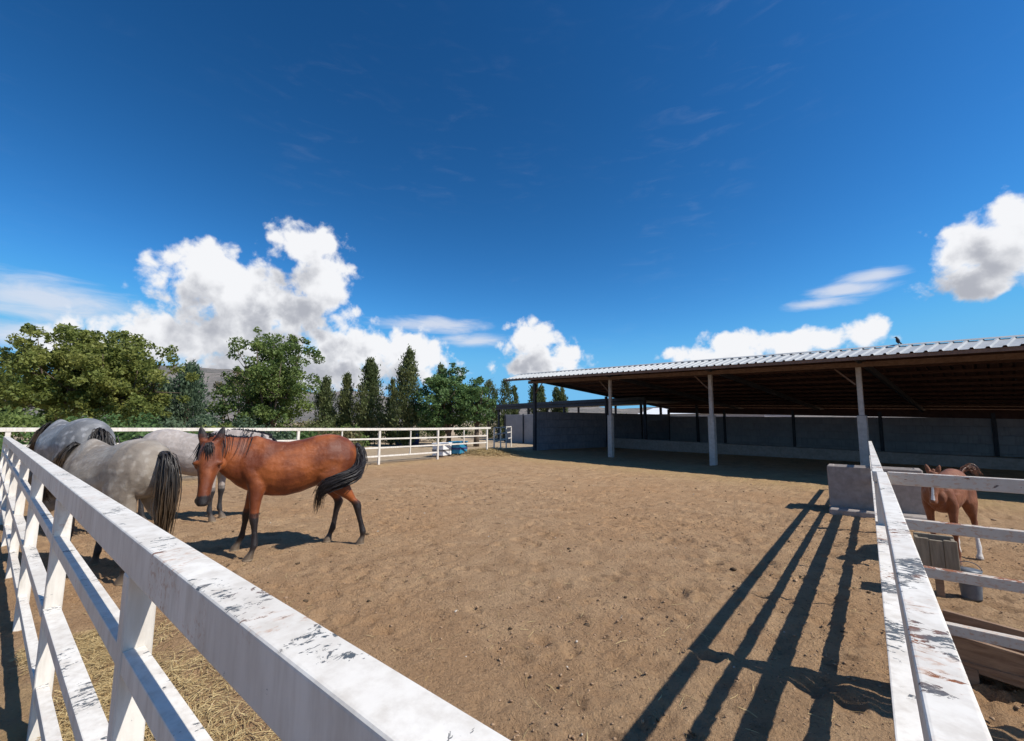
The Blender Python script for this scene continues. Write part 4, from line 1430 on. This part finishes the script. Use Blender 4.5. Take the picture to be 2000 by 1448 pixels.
def horse(name, label, loc, heading, S, coat, hair, neck, head_dir, brow, hooves=None, tail=None, mane_side=1, belly=0.0, points=1.0, leg_scale=1.0, blaze=False, socks=0.0, tail_n=300, tail_len=1.0, mane=True, ear_turn=0.0, head_s=1.0, slim=1.0, muzzle_dark=0.9, group=None, cat='horse', tail_spread=0.05):
    """local frame: +x forward, +y left, z up, withers 1.52 before scaling by S"""
    root = empty(name, loc, heading, label, cat, group)
    root.scale = (S, S, S)
    lf = Lofts()
    dz = (leg_scale - 1.0) * 0.80
    # value triple: dark, pale, hoof
    rings, vals = [], []
    for x, zt, zb, hw in TRUNK:
        zb2 = zb - belly * math.exp(-((x + 0.02) / 0.32) ** 2)
        c = Vector((x, 0, (zt + zb2) / 2 + dz))
        wn = 0.55 if 0.36 < x < 0.6 else (0.30 if x > 0.2 else 0.16)
        rings.append(ring_pts(c, Vector((0, hw * slim, 0)), Vector((0, 0, (zt - zb2) / 2)), 24, 2.25, wn))
        vals.append((0, 0, 0))
    lf.loft(rings, vals, 24)
    for s in (-1, 1):
        lf.ellipsoid((.50, s * .120, 1.10 + dz), (.13, .095, .24), rot=Matrix.Rotation(0.35, 3, 'Y'))
        lf.ellipsoid((.66, s * .085, 1.08 + dz), (.09, .085, .13))
    # neck
    npts = [Vector(p) + Vector((0, 0, dz)) for p in neck]
    nr = [(.34, .165), (.285, .135), (.215, .105), (.170, .088), (.138, .080)]
    nrings, m = [], 11
    crest, frames = [], []
    for i in range(m):
        t = i / (m - 1)
        p = bez(npts, t)
        tg = (bez(npts, min(1, t + .03)) - bez(npts, max(0, t - .03))).normalized()
        a = tg.cross(Vector((0, 0, 1)))
        a = a.normalized() if a.length > 1e-3 else Vector((0, 1, 0))
        a = -a
        b = tg.cross(a).normalized()
        if b.z < 0 and abs(tg.z) < 0.98:
            b = -b
        x = t * 4
        k = min(int(x), 3)
        f = x - k
        d, w = nr[k][0] * (1 - f) + nr[k + 1][0] * f, nr[k][1] * (1 - f) + nr[k + 1][1] * f
        nrings.append(ring_pts(p, a * w * slim, b * d * (0.86 if slim < 1 else 1.0), 20, 2.1, 0.42))
        crest.append(p + b * d * 0.97)
        frames.append((p, a, b, d, w))
    lf.loft(nrings, [(0, 0, 0)] * m, 20)
    # head
    poll = npts[-1]
    hd = Vector(head_dir).normalized()
    br = Vector(brow)
    br = (br - hd * br.dot(hd)).normalized()
    side = hd.cross(br).normalized()
    HL = 0.60 * head_s
    hr = [(-.06, .085, .070), (.06, .118, .094), (.16, .142, .104), (.28, .148, .104), (.40, .128, .094), (.52, .100, .074), (.66, .080, .060), (.80, .072, .056), (.90, .074, .060), (.97, .060, .052), (1.0, .036, .034)]
    rings, vals = [], []
    for t, d, w in hr:
        c = poll + br * 0.02 + hd * (t * HL) + br * ((.085 - d) * 0.85 * head_s)
        rings.append(ring_pts(c, side * w * head_s, br * d * head_s, 20, 2.3, 0.05))
        dk = float(sstep(.74, .90, t)) * muzzle_dark * points
        vals.append((dk, 0, 0))
    lf.loft(rings, vals, 20)
    for s in (-1, 1):
        lf.ellipsoid(poll + hd * (.30 * HL) + side * (s * .082 * head_s) + br * (.045 * head_s), (.05 * head_s, .035 * head_s, .03 * head_s))       # brow over the eye
        lf.ellipsoid(poll + hd * (.27 * HL) + side * (s * .070 * head_s) - br * (.105 * head_s), (.075 * head_s, .040 * head_s, .075 * head_s))     # cheek
        lf.ellipsoid(poll + hd * (.90 * HL) + side * (s * .040 * head_s) + br * (.022 * head_s), (.036 * head_s, .026 * head_s, .036 * head_s), (0.9 * points, 0, 0))
        # ear
        eb = poll + br * (.035 * head_s) + side * (s * .058 * head_s) - hd * (.02 * head_s)
        ed = (-hd * 0.95 + br * 0.22 + side * s * 0.22).normalized()
        ea = side
        rr = []
        for t, w in ((-.15, .036), (.15, .043), (.45, .046), (.75, .032), (1.0, .008)):
            rr.append(ring_pts(eb + ed * (t * .185 * head_s), ea * w * head_s, ed.cross(ea).normalized() * (w * 0.55 * head_s), 12, 2.0))
        lf.loft(rr, [(0.0, 0, 0), (0.35 * points, 0, 0), (.6 * points, 0, 0), (.9 * points, 0, 0), (1.0 * points, 0, 0)], 12)
    # legs
    for kind, chain in (('F', LEG_F), ('H', LEG_H)):
        for s in (1, -1):
            key = kind + ('L' if s > 0 else 'R')
            dh = (hooves or {}).get(key)
            x0, z_top = chain[-1][0], (0.92 if kind == 'F' else 1.0)
            off = Vector((0, 0, 0))
            if dh is not None:
                off = Vector((dh[0] - chain[-1][0], dh[1] - s * chain[-1][1], 0))
            rings, vals = [], []
            for x, y, z, rx_, ry_ in chain:
                w = min(1.0, max(0.0, (z_top - z) / (z_top - 0.12)))
                zz = z * leg_scale if z < 0.9 else z + dz
                c = Vector((x, s * y, zz)) + off * w
                rings.append(ring_pts(c, Vector((0, ry_ * 1.02, 0)), Vector((rx_, 0, 0)), 16, 2.0))
                hi = 0.66 if kind == 'F' else 0.72
                dk = float(1 - sstep(hi - .24, hi, z)) * points
                pl = float(1 - sstep(socks - 0.05, socks + 0.03, z)) if socks > 0 and not (kind == 'F' and s > 0) else 0.0
                hf = 1.0 if z < 0.052 else 0.0
                vals.append((dk * (1 - pl), pl, hf))
            lf.loft(rings, vals, 16)
    me = bpy.data.meshes.new('body_src')
    me.from_pydata([tuple(v) for v in lf.V], [], lf.F)
    tmp = bpy.data.objects.new('body_src', me)
    col.objects.link(tmp)
    bmx = bmesh.new()
    bmx.from_mesh(me)
    bmesh.ops.recalc_face_normals(bmx, faces=bmx.faces)
    bmx.to_mesh(me)
    bmx.free()
    rm = tmp.modifiers.new('remesh', 'REMESH')
    rm.mode = 'VOXEL'
    rm.voxel_size = 0.0135
    sm = tmp.modifiers.new('smooth', 'SMOOTH')
    sm.factor, sm.iterations = 0.5, 5
    dg = bpy.context.evaluated_depsgraph_get()
    dg.update()
    body_me = bpy.data.meshes.new_from_object(tmp.evaluated_get(dg))
    bpy.data.objects.remove(tmp)
    body_me.name = 'body'
    body_me.materials.clear()
    body_me.materials.append(MATS[coat])
    n = len(body_me.vertices)
    co = np.empty(n * 3, np.float32)
    body_me.vertices.foreach_get('co', co)
    co = co.reshape(-1, 3)
    kd = kdtree.KDTree(len(lf.V))
    for i, v in enumerate(lf.V):
        kd.insert(v, i)
    kd.balance()
    near = [[lf.val[j] + (dd,) for _, j, dd in kd.find_n(c, 4)] for c in co]
    vals = np.empty((n, 3))
    for i, L in enumerate(near):
        w = np.array([1 / (x[3] + 0.004) for x in L])
        vals[i] = (np.array([x[:3] for x in L]) * w[:, None]).sum(0) / w.sum()
    dark, pale, hoof = vals.T.copy()
    nost = [poll + hd * (.92 * HL) + side * (s * .052 * head_s) + br * (.028 * head_s) for s in (-1, 1)]
    mouth = poll + hd * (.99 * HL) - br * (.045 * head_s)
    for p_ in nost:
        d = np.linalg.norm(co - np.array(p_), axis=1)
        dark = np.maximum(dark, 1.6 * (1 - sstep(.012, .026, d)))
    # dark line down the spine of duller horses, black skin round the eyes
    for s in (-1, 1):
        ep = poll + hd * (.30 * HL) + side * (s * .105 * head_s) + br * (.012 * head_s)
        d = np.linalg.norm(co - np.array(ep), axis=1)
        dark = np.maximum(dark, 0.75 * points * (1 - sstep(.018, .034, d)))
    if blaze:
        rel = co - np.array(poll)
        t_ = rel @ np.array(hd) / HL
        sd = np.abs(rel @ np.array(side))
        bd = rel @ np.array(br)
        wid = np.interp(t_, [.10, .22, .45, .70, .92], [.006, .030, .018, .020, .034]) * head_s
        pale = np.maximum(pale, (1 - sstep(wid * 0.7, wid * 1.2, sd)) * (t_ > .12) * (t_ < 0.90) * (bd > 0.02 * head_s))
        dark = dark * (1 - pale)
    dust = (1 - sstep(0.02, 0.16, co[:, 2])) * 0.8
    set_float_attr(body_me, 'dark', dark)
    set_float_attr(body_me, 'pale', pale)
    set_float_attr(body_me, 'hoof', hoof)
    set_float_attr(body_me, 'dust', dust)
    body_me.polygons.foreach_set('use_smooth', np.ones(len(body_me.polygons), dtype=bool))
    body = bpy.data.objects.new('body', body_me)
    col.objects.link(body)
    body.parent = root
    # eyes
    for s in (-1, 1):
        ep = poll + hd * (.30 * HL) + side * (s * .097 * head_s) + br * (.012 * head_s)
        V, Fc = tube([ep - hd * .020, ep - hd * .012, ep, ep + hd * .012, ep + hd * .020], [.003, .016, .020, .016, .003], 12)
        mesh_obj('eye', V, Fc, 'eye_dark', root, smooth=True)
    r = np.random.default_rng(abs(hash(label)) % 1000 if False else len(label))
    # mane: locks from the crest falling to one side
    if mane:
        lines = []
        for i in range(420):
            t = r.uniform(0.22, 1.0)
            k = t * (m - 1)
            i0 = min(int(k), m - 2)
            f = k - i0
            c = crest[i0].lerp(crest[i0 + 1], f)
            p, a, b, d, w = frames[i0]
            sd = mane_side if r.uniform() < 0.98 else -mane_side
            ln = r.uniform(.16, .34)
            j = Vector(r.normal(scale=.012, size=3))
            out = a * sd
            lines.append([c - b * .015 + j * .4, c + out * (.03 + w * .25) + b * .010 + j, c + out * (w * .95 + .015) - b * (ln * .45) + j, c + out * (w * 1.06 + .02) - b * (ln * .8) + j * 1.5 + hd * .02, c + out * (w * 1.04 + .02) - b * ln + j * 2.2 + hd * .03])
        for i in range(60):   # forelock between the ears
            j = Vector(r.normal(scale=.012, size=3))
            st = poll + br * (.085 * head_s) - hd * .02
            ln = r.uniform(.10, .20) * head_s
            sd = r.uniform(-.045, .045)
            lines.append([st + j * .5, st + br * .03 + hd * .03 + side * sd * .5 + j, st + br * .025 + hd * (ln * .6) + side * sd + j, st + br * .012 + hd * ln + side * sd * 1.2 + j])
        strand_mesh('mane', lines, hair, root, 0.0036, 3)
    # tail
    tl = tail or [(-.80, 0, 1.36), (-.90, 0, 1.30), (-.93, 0, 1.05), (-.91, 0, .72), (-.90, 0, .40)]
    tl = [Vector(p) + Vector((0, 0, dz)) for p in tl]
    lines = []
    for i in range(tail_n):
        j = Vector(r.normal(scale=1.0, size=3))
        st = r.uniform(0.0, 0.32)
        en = r.uniform(0.72, 1.0) * tail_len
        ln = []
        for s_ in np.linspace(0, 1, 9):
            t = st + (en - st) * s_
            spread = .022 + tail_spread * math.sin(min(1.0, t * 1.15) * math.pi) ** 1.0 + .012 * t
            ln.append(bez(tl, min(1, t)) + j * spread * (0.5 + 0.5 * s_) + Vector(r.normal(scale=.004, size=3)))
        lines.append(ln)
    dock = [bez(tl, t) for t in np.linspace(0, .36, 6)]
    strand_mesh('tail', lines, hair, root, 0.0040 if S > 0.9 else 0.003, 4)
    V, Fc = tube(dock, [.040, .042, .036, .030, .022, .012], 10)
    o = mesh_obj('tail_dock', V, Fc, hair, root, smooth=True)
    set_float_attr(o.data, 'tone', [0.3] * len(V))
    set_float_attr(o.data, 'along', [0.0] * len(V))
    return root


def local_hooves(loc, heading, S, wpts):
    c, s = math.cos(-heading), math.sin(-heading)
    out = {}
    for k, (x, y) in wpts.items():
        dx, dy = x - loc[0], y - loc[1]
        out[k] = ((dx * c - dy * s) / S, (dx * s + dy * c) / S)
    return out


NECK_LEVEL = [(.42, 0, 1.17), (.68, 0, 1.25), (.92, 0, 1.36), (1.10, 0, 1.46), (1.22, 0, 1.52)]
NECK_LOW = [(.42, 0, 1.17), (.66, 0, 1.17), (.88, 0, 1.10), (1.06, 0, .98), (1.18, 0, .88)]

# bay mare turning her head to the camera
bl, bh = (-6.07, 2.72, 0), math.atan2(-0.93, -0.37)
horse('horse', 'glossy bay horse with black legs standing broadside and looking at the camera', bl, bh, 1.0, 'coat_bay', 'hair_black',
      [(.40, 0, 1.15), (.62, .04, 1.23), (.78, .13, 1.31), (.88, .25, 1.37), (.91, .37, 1.41)], (.02, .26, -.96), (.05, .95, .26),
      local_hooves(bl, bh, 1.0, {'FL': (-6.00, 2.20), 'FR': (-6.58, 2.24), 'HR': (-6.06, 3.24), 'HL': (-5.58, 3.46)}),
      tail=[(-.79, 0, 1.37), (-.85, .03, 1.30), (-.86, .12, 1.12), (-.77, .27, .99), (-.58, .345, .92), (-.40, .35, .86), (-.31, .33, .74), (-.30, .31, .54)], belly=0.035, mane_side=-1, tail_spread=0.03, head_s=1.16, group='horses in the paddock')

# dappled grey, rump to the right
gl, gh = (-6.74, 1.00, 0), R(200)
horse('horse', 'dappled beige grey horse with rump and long dark tail towards the bay horse', gl, gh, 0.99, 'coat_grey', 'hair_grey', NECK_LOW, (.55, 0, -.84), (.84, 0, .55),
      None, tail=[(-.79, 0, 1.36), (-.90, 0, 1.30), (-.94, 0, 1.05), (-.93, 0, .72), (-.90, 0, .30)], points=0.85, belly=0.03, tail_n=320, tail_spread=0.030, group='horses in the paddock')

# steel grey further left
sl, shd = (-9.95, 0.92, 0), R(192)
horse('horse', 'steel grey dappled horse at the far left behind the near fence', sl, shd, 1.15, 'coat_steel', 'hair_grey', NECK_LOW, (.55, 0, -.84), (.84, 0, .55), None, points=0.8, belly=0.03, group='horses in the paddock')

# pale grey standing behind the bay, facing right
pl, ph = (-9.22, 2.36, 0), R(46)
horse('horse', 'pale pinkish grey horse standing behind the head of the bay horse', pl, ph, 1.03, 'coat_pale', 'hair_black', [(.42, 0, 1.17), (.68, 0, 1.24), (.92, 0, 1.27), (1.10, 0, 1.28), (1.22, 0, 1.27)], (.72, 0, -.70), (.70, 0, .72), None, points=0.9, belly=0.02, group='horses in the paddock')

# chestnut foal in the right pen
fl, fh = (0.72, 7.80, 0), R(250)
horse('foal', 'chestnut foal with white blaze and white socks behind the cross fence', fl, fh, 0.66, 'coat_chestnut', 'hair_chestnut', [(.42, 0, 1.17), (.62, .02, 1.28), (.76, .05, 1.38), (.86, .08, 1.46), (.93, .10, 1.50)], (.42, .05, -.90), (.90, .10, .42),
      {'HL': (-.35, .26), 'HR': (-.62, -.10), 'FL': (.46, .17), 'FR': (.40, -.15)}, tail=[(-.79, 0, 1.37), (-.92, .06, 1.50), (-1.02, .14, 1.52), (-1.06, .20, 1.40), (-1.02, .22, 1.28)], points=0.25, leg_scale=1.16, blaze=True, socks=0.34, mane=False, tail_n=34, slim=0.80, head_s=0.92, muzzle_dark=0.5, cat='foal', tail_spread=0.02)
